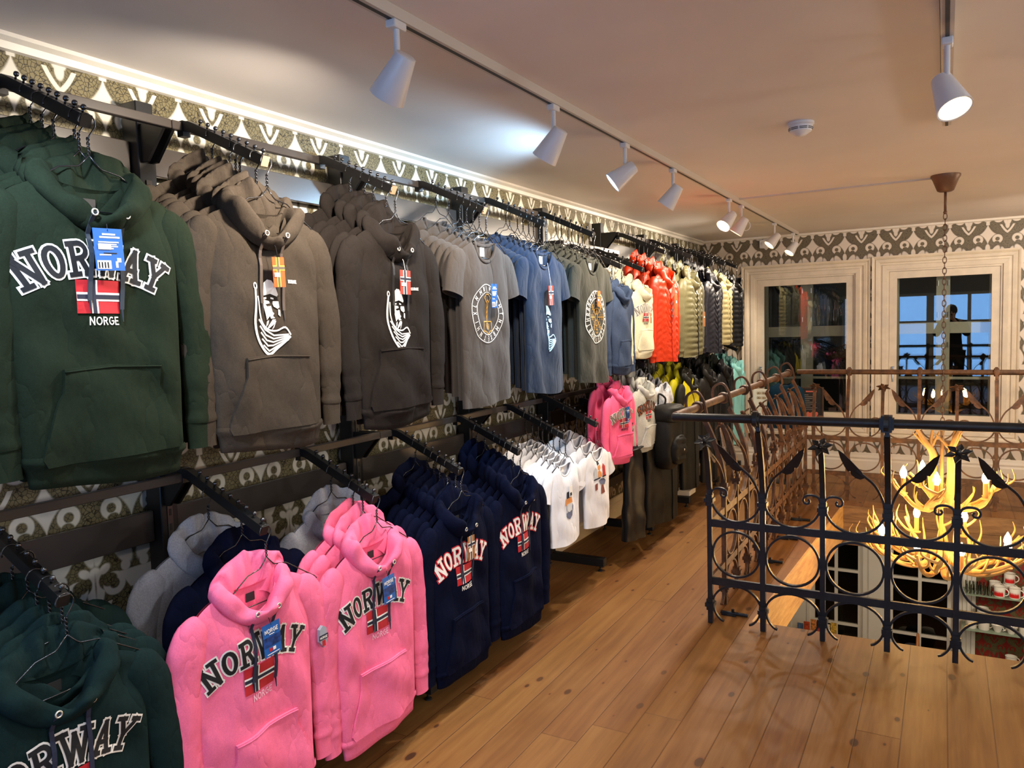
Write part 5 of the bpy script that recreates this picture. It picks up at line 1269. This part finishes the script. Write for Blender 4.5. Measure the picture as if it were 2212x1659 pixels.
stock(2.130, ZLo, 'lower', 'pink hoodie', 'hoodie', hoodie('hooded_sweatshirt', PINK, True, 1.0, 46, d_pink, NAVYCORD), hoodie('hooded_sweatshirt', PINK, False, 1.0, 47), 3, slots=[0, 2, 3], rowname='right-hand pink hoodies', flabel='pink hoodie with NORWAY, right one of the two front ones, beside navy hoodies')
single(2.120, ZLo, 6, hoodie('hooded_sweatshirt', HEATH, False, 1.0, 48), 'heather grey hoodie hanging behind the right-hand pink hoodies')
stock(2.690, ZLo, 'lower', 'navy hoodie', 'hoodie', hoodie('hooded_sweatshirt', NAVY, True, 1.0, 49, d_navy1, NAVYCORD), hoodie('hooded_sweatshirt', NAVY, False, 1.0, 50), 7, slots=[0, 1, 2, 3, 4, 5, 7], rowname='navy hoodies beside the pink ones', flabel='navy hoodie with red-edged NORWAY and a brown flag tag, beside pink hoodies')
stock(3.210, ZLo, 'lower', 'navy blue hoodie', 'hoodie', hoodie('hooded_sweatshirt', NAVY, True, 1.0, 51, d_navy2, NAVYCORD), hoodie('hooded_sweatshirt', NAVY, False, 1.0, 52), 7, slots=[0, 1, 2, 3, 4, 6, 7], rowname='second group of navy hoodies', flabel='navy hoodie with red-edged NORWAY and no tag, beside the white T-shirts')
PRR = mat('print_red', rgb(190, 48, 40), 0.8); PRO = mat('print_orange', rgb(214, 140, 72), 0.8); PRB = mat('print_slate', rgb(92, 100, 128), 0.8); PRT = mat('print_brown', rgb(120, 60, 50), 0.8); PRG = mat('print_pale_grey', rgb(196, 200, 204), 0.8)
def d_kidt1(c, r):
    P = lambda L_: [[(a, b) for a, b in p] for p in L_]
    dec_poly(c, P([[(-0.020, -0.150), (0.022, -0.150), (0.030, -0.185), (-0.026, -0.185)]]), 0.003).build('print_cap', FLAG_B, r)
    dec_poly(c, P([[(-0.034, -0.185), (0.034, -0.185), (0.040, -0.215), (-0.040, -0.220)]]), 0.003).build('print_hair', PRO, r)
    dec_poly(c, P([[(-0.028, -0.215), (0.030, -0.215), (0.026, -0.250), (0.0, -0.262), (-0.028, -0.248)]]), 0.0036).build('print_pale_body', PRG, r)
    dec_poly(c, P([[(-0.036, -0.262), (0.034, -0.256), (0.028, -0.285), (0.0, -0.300), (-0.026, -0.288)], [(0.036, -0.22), (0.046, -0.235), (0.040, -0.262), (0.034, -0.25)]]), 0.003).build('print_grey_boat', PRB, r)
    hang_tag(r, 'white', 0.010, -0.120, 0.036, 0.058, 0.036, 0.02, -0.05)
def KS(P, k=1.32, cv=-0.15): return [[(x*k, cv+(y-cv)*k-0.01) for x, y in p] for p in P]
def d_kidt2(c, r):
    dec_poly(c, KS([[(0.018, -0.110), (0.030, -0.095), (0.044, -0.110), (0.046, -0.150), (0.018, -0.150)]]), 0.003).build('print_red_house', PRR, r)
    dec_poly(c, KS([[(-0.056, -0.112), (-0.044, -0.100), (-0.032, -0.112), (-0.032, -0.146), (-0.056, -0.146)]]), 0.003).build('print_pale_house', PRG, r)
    dec_poly(c, KS([[(-0.020, -0.100), (0.006, -0.096), (0.010, -0.150), (-0.022, -0.150)]]), 0.0032).build('print_ochre_coat', PRO, r)
    dec_poly(c, KS([[(-0.014, -0.072), (-0.004, -0.070), (0.0, -0.092), (-0.020, -0.096)], [(-0.060, -0.152), (0.050, -0.150), (0.050, -0.156), (-0.060, -0.158)]]), 0.0034).build('print_dark_parts', FLAG_B, r)
    dec_poly(c, KS([[(-0.020, -0.164), (0.0, -0.158), (0.026, -0.160), (0.046, -0.175), (0.034, -0.190), (-0.004, -0.184)]]), 0.003).build('print_slate_fish', PRB, r)
    dec_poly(c, KS([[(-0.052, -0.176), (-0.030, -0.172), (-0.034, -0.200), (-0.050, -0.204)], [(-0.002, -0.188), (0.016, -0.186), (0.026, -0.224), (-0.010, -0.226)]]), 0.0036).build('print_brown_figures', PRT, r)
KIDT = dict(L=0.44/0.74)
stock(3.720, ZLo+0.005, 'lower', 'white kids T-shirt', 'T-shirt', tee('t_shirt', WHITET, True, 0.74, 61, d_kidt1, 0.58, 0.006), tee('t_shirt', WHITET, False, 0.74, 62, None, 0.58, 0.006), 8, wide=1.1, hs=0.72, slots=[0, 1, 2, 3, 4, 5, 6, 7], flabel='white childrens T-shirt with a small figure print and a barcode tag')
stock(4.160, ZLo+0.015, 'lower', 'white kids T-shirt by the pink kids hoodie', 'T-shirt', tee('t_shirt', WHITET, True, 0.74, 63, d_kidt2, 0.60, 0.006, label=False), tee('t_shirt', WHITET, False, 0.74, 64, None, 0.60, 0.006), 4, wide=1.15, hs=0.72, slots=[0, 2, 4, 6], rowname='white kids T-shirts with houses', flabel='white childrens T-shirt with a print of houses and a coated figure')
ZK = 1.50
stock(4.560, ZK-0.03, 'middle', 'pink kids hoodie', 'hoodie', hoodie('hooded_sweatshirt', PINKC, True, 0.74, 65, lambda c, r: (d_kid(c, r), hang_tag(r, 'bluephoto', 0.01, -0.10, 0.04, 0.10, 0.05, 0, -0.08)), None, 0.61), hoodie('hooded_sweatshirt', PINKC, False, 0.74, 66, None, None, 0.61), 2, wide=1.18, dz=0.015, hs=0.72, slots=[0, 3], flabel='small bright pink childrens hoodie with a dark blue tag above the white T-shirts')
stock(5.020, ZK-0.03, 'middle', 'pale grey kids hoodie', 'hoodie', hoodie('hooded_sweatshirt', GREYK, True, 0.74, 67, lambda c, r: norway(c, r, INK, mat('letter_brown', rgb(130, 72, 44), 0.8), INK, scale=0.72), None, 0.62), hoodie('hooded_sweatshirt', GREYK, False, 0.74, 68, None, None, 0.62), 3, wide=1.1, dz=0.015, hs=0.72, slots=[0, 2, 4], flabel='pale grey childrens hoodie right of the small pink hoodie')
STRIPE = mat('striped_knit', rgb(176, 178, 186), 0.8, mottle=(18, 0.5))
stock(5.420, ZK-0.03, 'middle', 'grey and white striped kids top', 'top', tee('kids_top', STRIPE, True, 0.66, 69, None, 0.6), tee('kids_top', STRIPE, False, 0.66, 70, None, 0.6), 4, hs=0.72, slots=[0, 2, 4, 6], flabel='grey and white striped childrens top right of the pale grey hoodies')
YEL = shiny('lime_yellow_nylon', 190, 180, 28, 0.5); OLD = shiny('dark_olive_nylon', 20, 20, 15, 0.6); CYN = shiny('pale_turquoise_nylon', 128, 190, 188, 0.55); BRD = shiny('dark_brown_nylon', 17, 15, 13, 0.6); GRD = shiny('dark_green_nylon', 18, 26, 18, 0.6)
def shell(name, col, front, size, seed, L=0.78): return puffer(name, col, front, size, seed, L=L, q=0.0)
stock(5.560, ZLo+0.03, 'lower', 'dark olive rain jacket', 'jacket', shell('rain_jacket', OLD, True, 1.0, 71), shell('rain_jacket', GRD, False, 1.0, 72), 3, slots=[1, 4, 7], flabel='dark olive rain jacket with a white zip pull behind the backpack')
def yoke(c, r):
    m = MB(); V = []; n = 16
    for j in range(9):
        for i in range(n+1):
            u = (-0.20+0.40*i/n); t = 1-j*0.036; vt = c.top(u); vh = c.hem(u); v = vh+(vt-vh)*t; V.append((c.front(u, v)+0.004, u, NECK+v))
    m.add(V, [(j*(n+1)+i, j*(n+1)+i+1, (j+1)*(n+1)+i+1, (j+1)*(n+1)+i) for j in range(8) for i in range(n)]); m.build('yoke', YEL, r, smooth=True)
stock(6.060, ZK-0.03, 'middle', 'lime yellow and black rain jacket', 'jacket', puffer('rain_jacket', OLD, True, 1.0, 73, L=0.90, q=0.0, deco=yoke), puffer('rain_jacket', YEL, False, 1.0, 74, L=0.7, q=0.0), 4, slots=[0, 2, 4, 6], flabel='dark rain jacket with lime yellow shoulders, front one of the yellow jackets')
stock(6.640, ZK-0.03, 'middle', 'dark brown rain jacket', 'jacket', shell('rain_jacket', BRD, True, 1.0, 75, 0.95), shell('rain_jacket', BKJ, False, 1.0, 76), 4, slots=[0, 2, 4, 6], flabel='long dark brown rain jacket right of the yellow ones')
stock(7.220, ZK-0.03, 'middle', 'black rain jacket', 'jacket', shell('rain_jacket', BKJ, True, 1.0, 77, 0.9), shell('rain_jacket', GRD, False, 1.0, 78), 3, slots=[0, 3, 5], flabel='black rain jacket left of the pale turquoise ones')
stock(7.700, ZK-0.03, 'middle', 'pale turquoise rain jacket', 'jacket', shell('rain_jacket', CYN, True, 1.0, 79, 0.78), shell('rain_jacket', CYN, False, 1.0, 80, 0.7), 3, slots=[0, 3, 5], flabel='pale turquoise rain jacket nearest the window, below the vests')
for i, (yy, mm_, lab) in enumerate([(4.75, BKJ, 'black trousers hanging low below the pink kids hoodie'), (5.15, BRD, 'dark brown trousers hanging low left of the backpack')]):
    c = Cut(L=0.62, Wh=0.17, Wc=0.16, Ws=0.15, nk=0.02, nd=0.0, T=0.03, fold=0.012, seed=90+i, slope=0.02); o = empty('trousers'); c.body(24, 26).build('legs', mm_, o, smooth=True)
    MB().tube([(0.030*math.cos(t), 0.148*math.sin(t), NECK-0.015) for t in [2*PI*q/24 for q in range(24)]], 0.016, 8, closed=True, flat=0.4, upv=(0, 0, 1)).build('waistband', mm_, o, smooth=True)
    put_arm(yy, ZLo-0.06, False, 'black waterfall arm that carries the '+lab); single(yy, ZLo-0.06, 0, o, lab, 'trousers', hs=0.72)
    c2 = None
# ------------------------------------------------------------------ things by the far window
SIGNW = mat('sign_white', rgb(226, 222, 210), 0.4); GOLDT = mat('sign_gold', rgb(150, 116, 40), 0.5); CHALK = mat('chalk_board', rgb(34, 34, 36), 0.7, mottle=(14, 0.3)); SALMON = mat('sign_salmon', rgb(208, 108, 92), 0.7)
def flat_text(mb, txt, h, cx, cz, y, th, font=SANS):
    for pl in text_strokes(txt, font, h, cx, cz, None, 0.2):
        for a, b in zip(pl[:-1], pl[1:]): mb.bar((a[0], y, a[1]), (b[0], y, b[1]), th, 0.001, (0, 1, 0))
sg = tag(empty('price_sign', (0.84, 7.78, 0)), 'white price sign reading kr 129,- on a thin black stand before the left window', 'price sign')
MB().bevbox((-0.125, -0.006, 0.50), (0.125, 0.006, 0.91), 0.003).build('board', SIGNW, sg)
m = MB(); m.tube([(0, 0.012, 0.02), (0, 0.012, 0.86)], 0.008, 8); m.lathe([(0, 0), (0.13, 0), (0.13, 0.008), (0.02, 0.018), (0, 0.02)], (0, 0.012, 0), 24); m.build('stand', BLACK, sg)
m = MB()
for zz, row in ((0.862, 5), (0.815, 2), (0.56, 5)):
    for q in range(row):
        x = -0.085+q*0.046
        for k in range(4):
            for (a, b) in (((0, 0), (0, 1)), ((0, 1), (1, 1)), ((0, 0.5), (1, 0.5)), ((0, 0), (1, 0))) if k % 2 == 0 else (((0, 0), (0.5, 1)), ((0.5, 1), (1, 0)), ((0.2, 0.4), (0.8, 0.4))):
                m.bar((x+k*0.0092+a[0]*0.006, -0.0075, zz+a[1]*0.022), (x+k*0.0092+b[0]*0.006, -0.0075, zz+b[1]*0.022), 0.003, 0.001, (0, 1, 0))
m.build('gold_lettering', GOLDT, sg)
m = MB(); flat_text(m, 'kr 129,-', 0.060, 0.02, 0.665, -0.0075, 0.0075); m.build('price_lettering', INK, sg)
bb = tag(empty('chalkboard_sign', (1.235, 7.95, 0)), 'small dark framed chalkboard menu with a salmon drawing leaning before the window', 'chalkboard')
MB().box((-0.10, -0.008, 0.60), (0.10, 0.008, 0.91)).build('board', CHALK, bb)
m = MB(); ring_frame(m, -0.112, 0.112, 0.588, 0.922, 0.014, -0.014, 0.012); m.build('frame', mat('sign_frame_brown', rgb(62, 44, 34), 0.6), bb)
m = MB(); m.tube([(-0.09, 0.0, 0.59), (-0.12, 0.0, 0.0)], 0.009, 6); m.tube([(0.09, 0.0, 0.59), (0.12, 0.0, 0.0)], 0.009, 6); m.tube([(0, 0.02, 0.75), (0, 0.18, 0.0)], 0.009, 6); m.build('easel_legs', MATS['sign_frame_brown'], bb)
m = MB()
for q in range(9): m.box((-0.075, -0.0092, 0.845-q*0.018), (-0.075+0.05+0.09*((q*37) % 10)/10, -0.0082, 0.849-q*0.018))
m.build('chalk_lines', mat('chalk_grey', rgb(150, 150, 150), 0.9), bb)
MB().box((-0.05, -0.0095, 0.875), (0.05, -0.0082, 0.888)).build('salmon_heading', SALMON, bb)
m = MB()
m.box((-0.055, -0.0095, 0.632), (0.055, -0.0082, 0.650))
for q in range(6): m.ball((-0.05+q*0.02, -0.009, 0.655+0.008*(q % 2)), 0.013, 6, 4, (1, 0.1, 1.5))
m.build('salmon_drawing', SALMON, bb)
DKB = cloth('petrol_blue_wool', 26, 52, 72, 0.15)
c = Cut(L=0.46, Wh=0.19, Wc=0.19, Ws=0.17, nk=0.05, nd=0.03, T=0.05, fold=0.012, seed=200, slope=0.45)
o = empty('wool_poncho', (1.02, 7.80, 1.14)); o.rotation_euler = (0, 0, -PI/2); c.body(24, 26).build('body', DKB, o, smooth=True)
tag(o, 'petrol blue wool poncho on a T-stand between the price sign and the chalkboard', 'poncho')
m = MB(); m.tube([(1.02, 7.80, 0.02), (1.02, 7.80, 0.95)], 0.010, 8); m.tube([(0.90, 7.80, 0.945), (1.14, 7.80, 0.945)], 0.009, 8); m.lathe([(0, 0), (0.15, 0), (0.15, 0.008), (0.02, 0.02), (0, 0.022)], (1.02, 7.80, 0), 24)
tag(m.build('garment_stand', BLACK), 'thin black T-shaped stand carrying the petrol blue poncho', 'clothes stand')

# backpack hanging in front of the dark jackets
BPM = shiny('backpack_olive', 20, 19, 15, 0.6)
bp = tag(empty('backpack', (0.66, 5.24, 0.56)), 'dark olive backpack with a small white badge hanging in front of the dark rain jackets', 'backpack')
def blob(w, d, h, n=24, m_=16, p=0.45, bulge_=0.0, seed=0):
    mb = MB(); V = []; rr = random.Random(seed); ph = rr.uniform(0, 6)
    for j in range(m_+1):
        t = j/m_; a = -PI/2+PI*t; r = max(0.0, math.cos(a))**p
        for k in range(n):
            th = 2*PI*k/n; cx_, sx_ = math.cos(th), math.sin(th)
            V.append((d/2*r*math.copysign(abs(cx_)**0.6, cx_)+0.006*math.sin(9*t*PI+ph+th*2), w/2*r*math.copysign(abs(sx_)**0.6, sx_)*(1+bulge_*math.sin(t*PI)), h*(0.5+0.5*math.copysign(abs(math.sin(a))**0.8, math.sin(a)))))
    return mb.add(V, [(j*n+k, j*n+(k+1) % n, (j+1)*n+(k+1) % n, (j+1)*n+k) for j in range(m_) for k in range(n)])
blob(0.32, 0.16, 0.44, seed=1).build('body', BPM, bp, smooth=True)
o = blob(0.24, 0.08, 0.20, seed=2).build('front_pocket', BPM, bp, smooth=True); o.location = (0.075, 0, 0.04)
o = blob(0.33, 0.19, 0.13, seed=3).build('lid', BPM, bp, smooth=True); o.location = (0.01, 0, 0.33)
MB().ball((0.118, 0.01, 0.14), 0.010, 10, 6, (0.3, 1, 0.8)).build('badge', FLAG_W, bp, smooth=True)
m = MB(); m.tube(curve3([(-0.02, 0, 0.45), (-0.02, 0.02, 0.50), (-0.06, 0, 0.53), (-0.06, -0.02, 0.46)], 5), 0.007, 6); m.build('carry_loop', BPM, bp, smooth=True)
put_arm(5.24, ZLo, False, 'black sloping arm of the lower row carrying the backpack')
# white carton on the foot of the rack
m = MB(); m.bevbox((0.33, 6.44, 0.089), (0.46, 6.62, 0.135), 0.004); tag(m.build('white_carton', SIGNW), 'flat white carton lying on a rack foot below the dark jackets', 'carton')

# ------------------------------------------------------------------ ground floor seen through the opening
MUGW = mat('enamel_white', rgb(226, 224, 218), 0.2, coat=0.5); MUGR = mat('mug_red_print', rgb(190, 30, 30), 0.35)
def make_mug(kind):
    r = empty('mug'); h, R = 0.098, 0.047
    prof = [(0, 0), (R*0.9, 0), (R, 0.006), (R, h-0.003), (R+0.003, h), (R-0.002, h), (R-0.003, 0.008), (0, 0.008)] if kind != 'cup' else [(0, 0), (R*0.55, 0), (R*0.8, 0.03), (R*1.15, h*0.72), (R*1.17, h*0.74), (R*1.08, h*0.72), (R*0.7, 0.03), (0, 0.012)]
    MB().lathe(prof, (0, 0, 0), 24).build('cup_body', MUGW, r, smooth='auto')
    hy = 1 if kind != 'cup' else 0.9
    MB().tube([(R*0.95*hy+0.030*math.sin(t), 0, h*0.5*hy+0.032*math.cos(t)) for t in [PI*q/10 for q in range(11)]], 0.005, 8).build('handle', MUGW, r, smooth=True)
    if kind == 'red':
        mb = MB(); n = 14; V = []
        for q in range(n+1):
            a = -PI*0.5-0.9+1.8*q/n; z1 = 0.040+0.022*(q % 2); V += [((R+0.0008)*math.cos(a), (R+0.0008)*math.sin(a), 0.012), ((R+0.0008)*math.cos(a), (R+0.0008)*math.sin(a), z1)]
        mb.add(V, [(2*q, 2*q+2, 2*q+3, 2*q+1) for q in range(n)]); mb.build('red_print', MUGR, r)
    return r
MUGS = {k: make_mug(k) for k in ('red', 'plain', 'cup')}; MK = {k: kidmap(v) for k, v in MUGS.items()}; mused = set()
def mug(kind, x, z, lab, grp, y=8.42, rz=0.0):
    o = MUGS[kind] if kind not in mused else copy_tree(MUGS[kind], MK[kind]); mused.add(kind); o.location = (x, y, z); o.rotation_euler = (0, 0, rz); tag(o, lab, 'mug', grp)
SH = [-1.068, -1.415, -1.745]
SHELFG = mat('shelf_glass_green', rgb(128, 148, 132), 0.12)
for i, zz in enumerate(SH):
    s = tag(empty('glass_shelf', (0, 0, 0)), ['upper green glass shelf with shot glasses and red-printed mugs', 'middle green glass shelf with white mugs and cups', 'lowest green glass shelf with a lone white mug'][i], 'shelf', 'glass shelves on the red wall')
    MB().bevbox((2.68-0.14, 8.30, zz-0.008), (3.60, YF-0.001, zz), 0.001).build('glass_plate', SHELFG, s)
    m = MB(); m.box((2.70, YF-0.06, zz-0.03), (2.72, YF, zz-0.008)); m.box((3.40, YF-0.06, zz-0.03), (3.42, YF, zz-0.008)); m.build('brackets', HANDLE, s)
G1 = 'mugs on the upper glass shelf'; zs = SH[0]+0.0005
mug('red', 2.845, zs, 'front left mug with red print on the upper glass shelf', G1, 8.36, -0.3)
mug('red', 2.815, zs, 'back left mug with red print on the upper glass shelf', G1, 8.49, 0.2)
mug('red', 2.965, zs, 'front right mug with red print on the upper glass shelf', G1, 8.36, -0.2)
mug('red', 2.925, zs, 'mug with red print under the stacked one on the upper glass shelf', G1, 8.49, 0.1)
mug('red', 2.930, zs+0.099, 'mug with red print stacked on top of another mug', G1, 8.485, 0.0)
mug('red', 3.07, zs, 'mug with red print at the right picture edge, upper glass shelf', G1, 8.40, -0.6)
G2 = 'mugs on the middle glass shelf'; zs = SH[1]+0.0005
mug('plain', 2.62, zs, 'leftmost white mug on the middle glass shelf', G2, 8.38, 0.4); mug('plain', 2.725, zs, 'second white mug from the left on the middle glass shelf', G2, 8.38, 0.2)
mug('cup', 2.835, zs, 'third vessel on the middle glass shelf, a round white cup', G2, 8.37, 0.1); mug('cup', 2.945, zs, 'fourth vessel on the middle glass shelf, a round white cup', G2, 8.37, 2.8); mug('plain', 3.05, zs, 'fifth vessel on the middle glass shelf, a white mug', G2, 8.38, 2.9)
mug('plain', 2.715, zs+0.099, 'white mug stacked on the second mug of the middle shelf', G2, 8.42, 0.1)
mug('plain', 2.95, SH[2]+0.0005, 'lone white mug on the lowest glass shelf', 'mugs on the lowest glass shelf', 8.40, 0.3)
SHOT = glass_mat('shot_glass', 2.0, (0.97, 0.99, 0.97, 1))
base = None
for i, (x, y) in enumerate([(2.598, 8.35), (2.656, 8.35), (2.712, 8.35), (2.765, 8.35), (2.59, 8.46), (2.65, 8.46), (2.706, 8.46)]):
    if base is None:
        base = MB().lathe([(0, 0.0), (0.020, 0.0), (0.023, 0.085), (0.021, 0.085), (0.0185, 0.012), (0, 0.012)], (0, 0, 0), 20).build('shot_glass', SHOT, smooth='auto'); o = base
    else: o = base.copy(); COL.objects.link(o)
    o.location = (x, y, SH[0]+0.0005)
    tag(o, '%s clear shot glass from the left in the %s row, upper glass shelf' % (ORD[i+1] if i < 4 else ORD[i-3], 'front' if i < 4 else 'back'), 'glass', 'shot glasses on the upper glass shelf')
# magazine basket and a wicker basket on a counter below the window
WICK = mat('wicker_brown', rgb(112, 74, 42), 0.7, mottle=(70, 0.4), bump=(120, 0.6, 0.004))
m = MB(); m.bevbox((0.72, 8.02, ZL+0.0), (2.46, 8.50, -1.98), 0.01); tag(m.build('shop_counter', BEAM), 'brown wooden counter below the ground floor window', 'counter')
bk = tag(empty('magazine_basket', (1.23, 8.36, -1.98)), 'wicker basket full of colourful packets on the counter below the window', 'basket')
MB().prism([(-0.19, 0), (0.19, 0), (0.22, 0.20), (-0.22, 0.20)], 1, -0.10, 0.10).build('wicker_body', WICK, bk)
pc = [rgb(70, 96, 130), rgb(170, 70, 40), rgb(190, 120, 60), rgb(160, 60, 50), rgb(200, 190, 180), rgb(196, 160, 60)]
for i in range(6):
    m = MB(); x = -0.19+i*0.066; m.box((x, -0.02-0.01*(i % 2), 0.12), (x+0.058, -0.012-0.01*(i % 2), 0.36+0.03*(i % 3))); p = m.build('snack_packet', mat('packet_%s' % ['blue', 'rust', 'ochre', 'red', 'grey', 'gold'][i], pc[i], 0.4, mottle=(50, 0.6)))
    p.location = bk.location; tag(p, '%s packet standing in the wicker basket' % ['blue', 'rust red', 'ochre', 'dark red', 'pale grey', 'golden'][i], 'packet', 'packets in the wicker basket')
hb = tag(empty('handled_basket', (2.14, 8.30, -1.98)), 'basket with a bent wooden handle holding white and black woollens', 'basket')
MB().lathe([(0, 0), (0.14, 0), (0.19, 0.22), (0.185, 0.22), (0.135, 0.01), (0, 0.01)], (0, 0, 0), 24).build('wicker_body', WICK, hb, smooth='auto')
MB().tube([(0.0+0.03, 0.17*math.cos(t), 0.18+0.26*math.sin(t)) for t in [PI*q/14 for q in range(15)]], 0.012, 8).build('bent_handle', mat('bent_wood', rgb(176, 112, 60), 0.5), hb, smooth=True)
for i, (dx, dy, mm_, nm) in enumerate([(-0.09, -0.05, FLAG_W, 'white'), (0.03, -0.09, INK, 'black'), (0.10, -0.02, FLAG_W, 'off-white'), (-0.02, 0.05, FLAG_B, 'navy')]):
    o = blob(0.12, 0.15, 0.10, 14, 8, 0.6, 0, i).build('folded_woollen', mm_, smooth=True); o.location = (2.14+dx, 8.30+dy, -1.98+0.16+0.02*i); tag(o, '%s woollen lying in the handled basket' % nm, 'woollen', 'woollens in the handled basket')

# ------------------------------------------------------------------ the photographer, mirrored in the right window
def figure():
    P = {'pel': (2.52, -0.36, 0.94), 'sp1': (2.52, -0.36, 1.10), 'sp2': (2.51, -0.35, 1.28), 'chest': (2.50, -0.34, 1.40), 'neck': (2.49, -0.33, 1.50), 'head0': (2.485, -0.31, 1.57), 'head1': (2.48, -0.31, 1.64), 'head2': (2.48, -0.315, 1.71),
         'shL': (2.33, -0.35, 1.42), 'elL': (2.22, -0.24, 1.22), 'wrL': (2.30, -0.10, 1.44), 'haL': (2.325, -0.075, 1.50),
         'shR': (2.67, -0.35, 1.42), 'elR': (2.74, -0.22, 1.22), 'wrR': (2.56, -0.10, 1.43), 'haR': (2.51, -0.075, 1.49),
         'hipL': (2.43, -0.36, 0.90), 'knL': (2.42, -0.34, 0.50), 'anL': (2.41, -0.38, 0.09), 'toL': (2.41, -0.26, 0.035),
         'hipR': (2.61, -0.36, 0.90), 'knR': (2.63, -0.35, 0.50), 'anR': (2.64, -0.39, 0.09), 'toR': (2.65, -0.27, 0.035)}
    R = {'pel': .15, 'sp1': .14, 'sp2': .15, 'chest': .155, 'neck': .055, 'head0': .07, 'head1': .088, 'head2': .07, 'shL': .072, 'elL': .055, 'wrL': .034, 'haL': .036, 'shR': .072, 'elR': .055, 'wrR': .034, 'haR': .036,
         'hipL': .10, 'knL': .068, 'anL': .045, 'toL': .035, 'hipR': .10, 'knR': .068, 'anR': .045, 'toR': .035}
    E = [('pel', 'sp1'), ('sp1', 'sp2'), ('sp2', 'chest'), ('chest', 'neck'), ('neck', 'head0'), ('head0', 'head1'), ('head1', 'head2'), ('chest', 'shL'), ('shL', 'elL'), ('elL', 'wrL'), ('wrL', 'haL'), ('chest', 'shR'), ('shR', 'elR'), ('elR', 'wrR'), ('wrR', 'haR'),
         ('pel', 'hipL'), ('hipL', 'knL'), ('knL', 'anL'), ('anL', 'toL'), ('pel', 'hipR'), ('hipR', 'knR'), ('knR', 'anR'), ('anR', 'toR')]
    for sd, hx, sg in (('L', 2.325, 1), ('R', 2.51, -1)):
        for i in range(4):
            a, b, c_ = 'f%s%da' % (sd, i), 'f%s%db' % (sd, i), 'f%s%dc' % (sd, i); z = 1.500+0.021*i
            P[a] = (hx+sg*0.012, -0.068, z); P[b] = (hx+sg*0.045, -0.050, z+0.006); P[c_] = (hx+sg*0.066-sg*0.004*i, -0.062, z+0.008)
            R[a], R[b], R[c_] = .0105, .009, .008; E += [('ha'+sd, a), (a, b), (b, c_)]
        a, b = 't%sa' % sd, 't%sb' % sd; P[a] = (hx+sg*0.022, -0.10, 1.485); P[b] = (hx+sg*0.050, -0.105, 1.50); R[a], R[b] = .012, .010; E += [('ha'+sd, a), (a, b)]
    names = list(P); idx = {n: i for i, n in enumerate(names)}
    me = bpy.data.meshes.new('body'); me.from_pydata([P[n] for n in names], [(idx[a], idx[b]) for a, b in E], []); me.update()
    o = bpy.data.objects.new('person', me); COL.objects.link(o)
    sk = o.modifiers.new('skin', 'SKIN'); sk.use_smooth_shade = True
    for i, n in enumerate(names): me.skin_vertices[0].data[i].radius = (R[n], R[n]*(0.75 if n in ('pel', 'sp1', 'sp2', 'chest') else 1)); me.skin_vertices[0].data[i].use_root = (n == 'pel')
    ss = o.modifiers.new('subd', 'SUBSURF'); ss.levels = 1; ss.render_levels = 1
    return o
body = figure(); DARKCOAT = cloth('dark_coat', 24, 24, 28); SKINM = mat('skin_tone', rgb(206, 158, 132), 0.55)
body.data.materials.append(SKINM)
tag(body, 'person in a dark coat photographing with raised hands, mirrored in the window', 'person')
# clothing shells follow the same skeleton
def coat_part(name, pts, rad, m, fl=1.0): MB().tube(curve3(pts, 6), [rad[min(len(rad)-1, int(i/6))]+(rad[min(len(rad)-1, int(i/6)+1)]-rad[min(len(rad)-1, int(i/6))])*((i % 6)/6) for i in range(6*(len(pts)-1)+1)], 16, flat=fl, upv=None).build(name, m, body, smooth=True)
coat_part('coat', [(2.52, -0.36, 0.62), (2.52, -0.36, 0.90), (2.52, -0.36, 1.12), (2.51, -0.35, 1.30), (2.50, -0.34, 1.44), (2.49, -0.33, 1.51)], [.235, .215, .195, .21, .185, .075], DARKCOAT, 0.72)
for sx, e in ((-1, ((2.33, -0.35, 1.42), (2.22, -0.24, 1.22), (2.295, -0.11, 1.425))), (1, ((2.67, -0.35, 1.42), (2.74, -0.22, 1.22), (2.565, -0.11, 1.42)))): coat_part('coat_sleeve', e, [.085, .070, .045], DARKCOAT)
for x in (2.425, 2.625): coat_part('trouser_leg', ((x, -0.36, 0.88), (x, -0.345, 0.5), (x, -0.385, 0.08)), [.115, .085, .06], DARKCOAT)
MB().ball((2.48, -0.335, 1.672), 0.108, 18, 12, (0.95, 1.0, 1.08)).build('hair', mat('dark_hair', rgb(44, 34, 28), 0.7), body, smooth=True)
m = MB()
for sx in (-1, 1): m.ball((2.48+sx*0.032, -0.228, 1.645), 0.009, 8, 6)
m.build('eyes', INK, body); MB().tube([(2.48, -0.222, 1.65), (2.48, -0.200, 1.615)], [0.007, 0.014], 8).build('nose', SKINM, body, smooth=True)
MB().tube([(2.455, -0.224, 1.585), (2.48, -0.218, 1.582), (2.505, -0.224, 1.585)], 0.005, 6).build('mouth', mat('lip_tone', rgb(160, 86, 78), 0.5), body)
m = MB(); m.bevbox((2.345, -0.062, 1.555-0.035), (2.495, -0.054, 1.555+0.04), 0.002); tag(m.build('mobile_phone', INK), 'dark mobile phone held up in both hands by the person', 'phone')
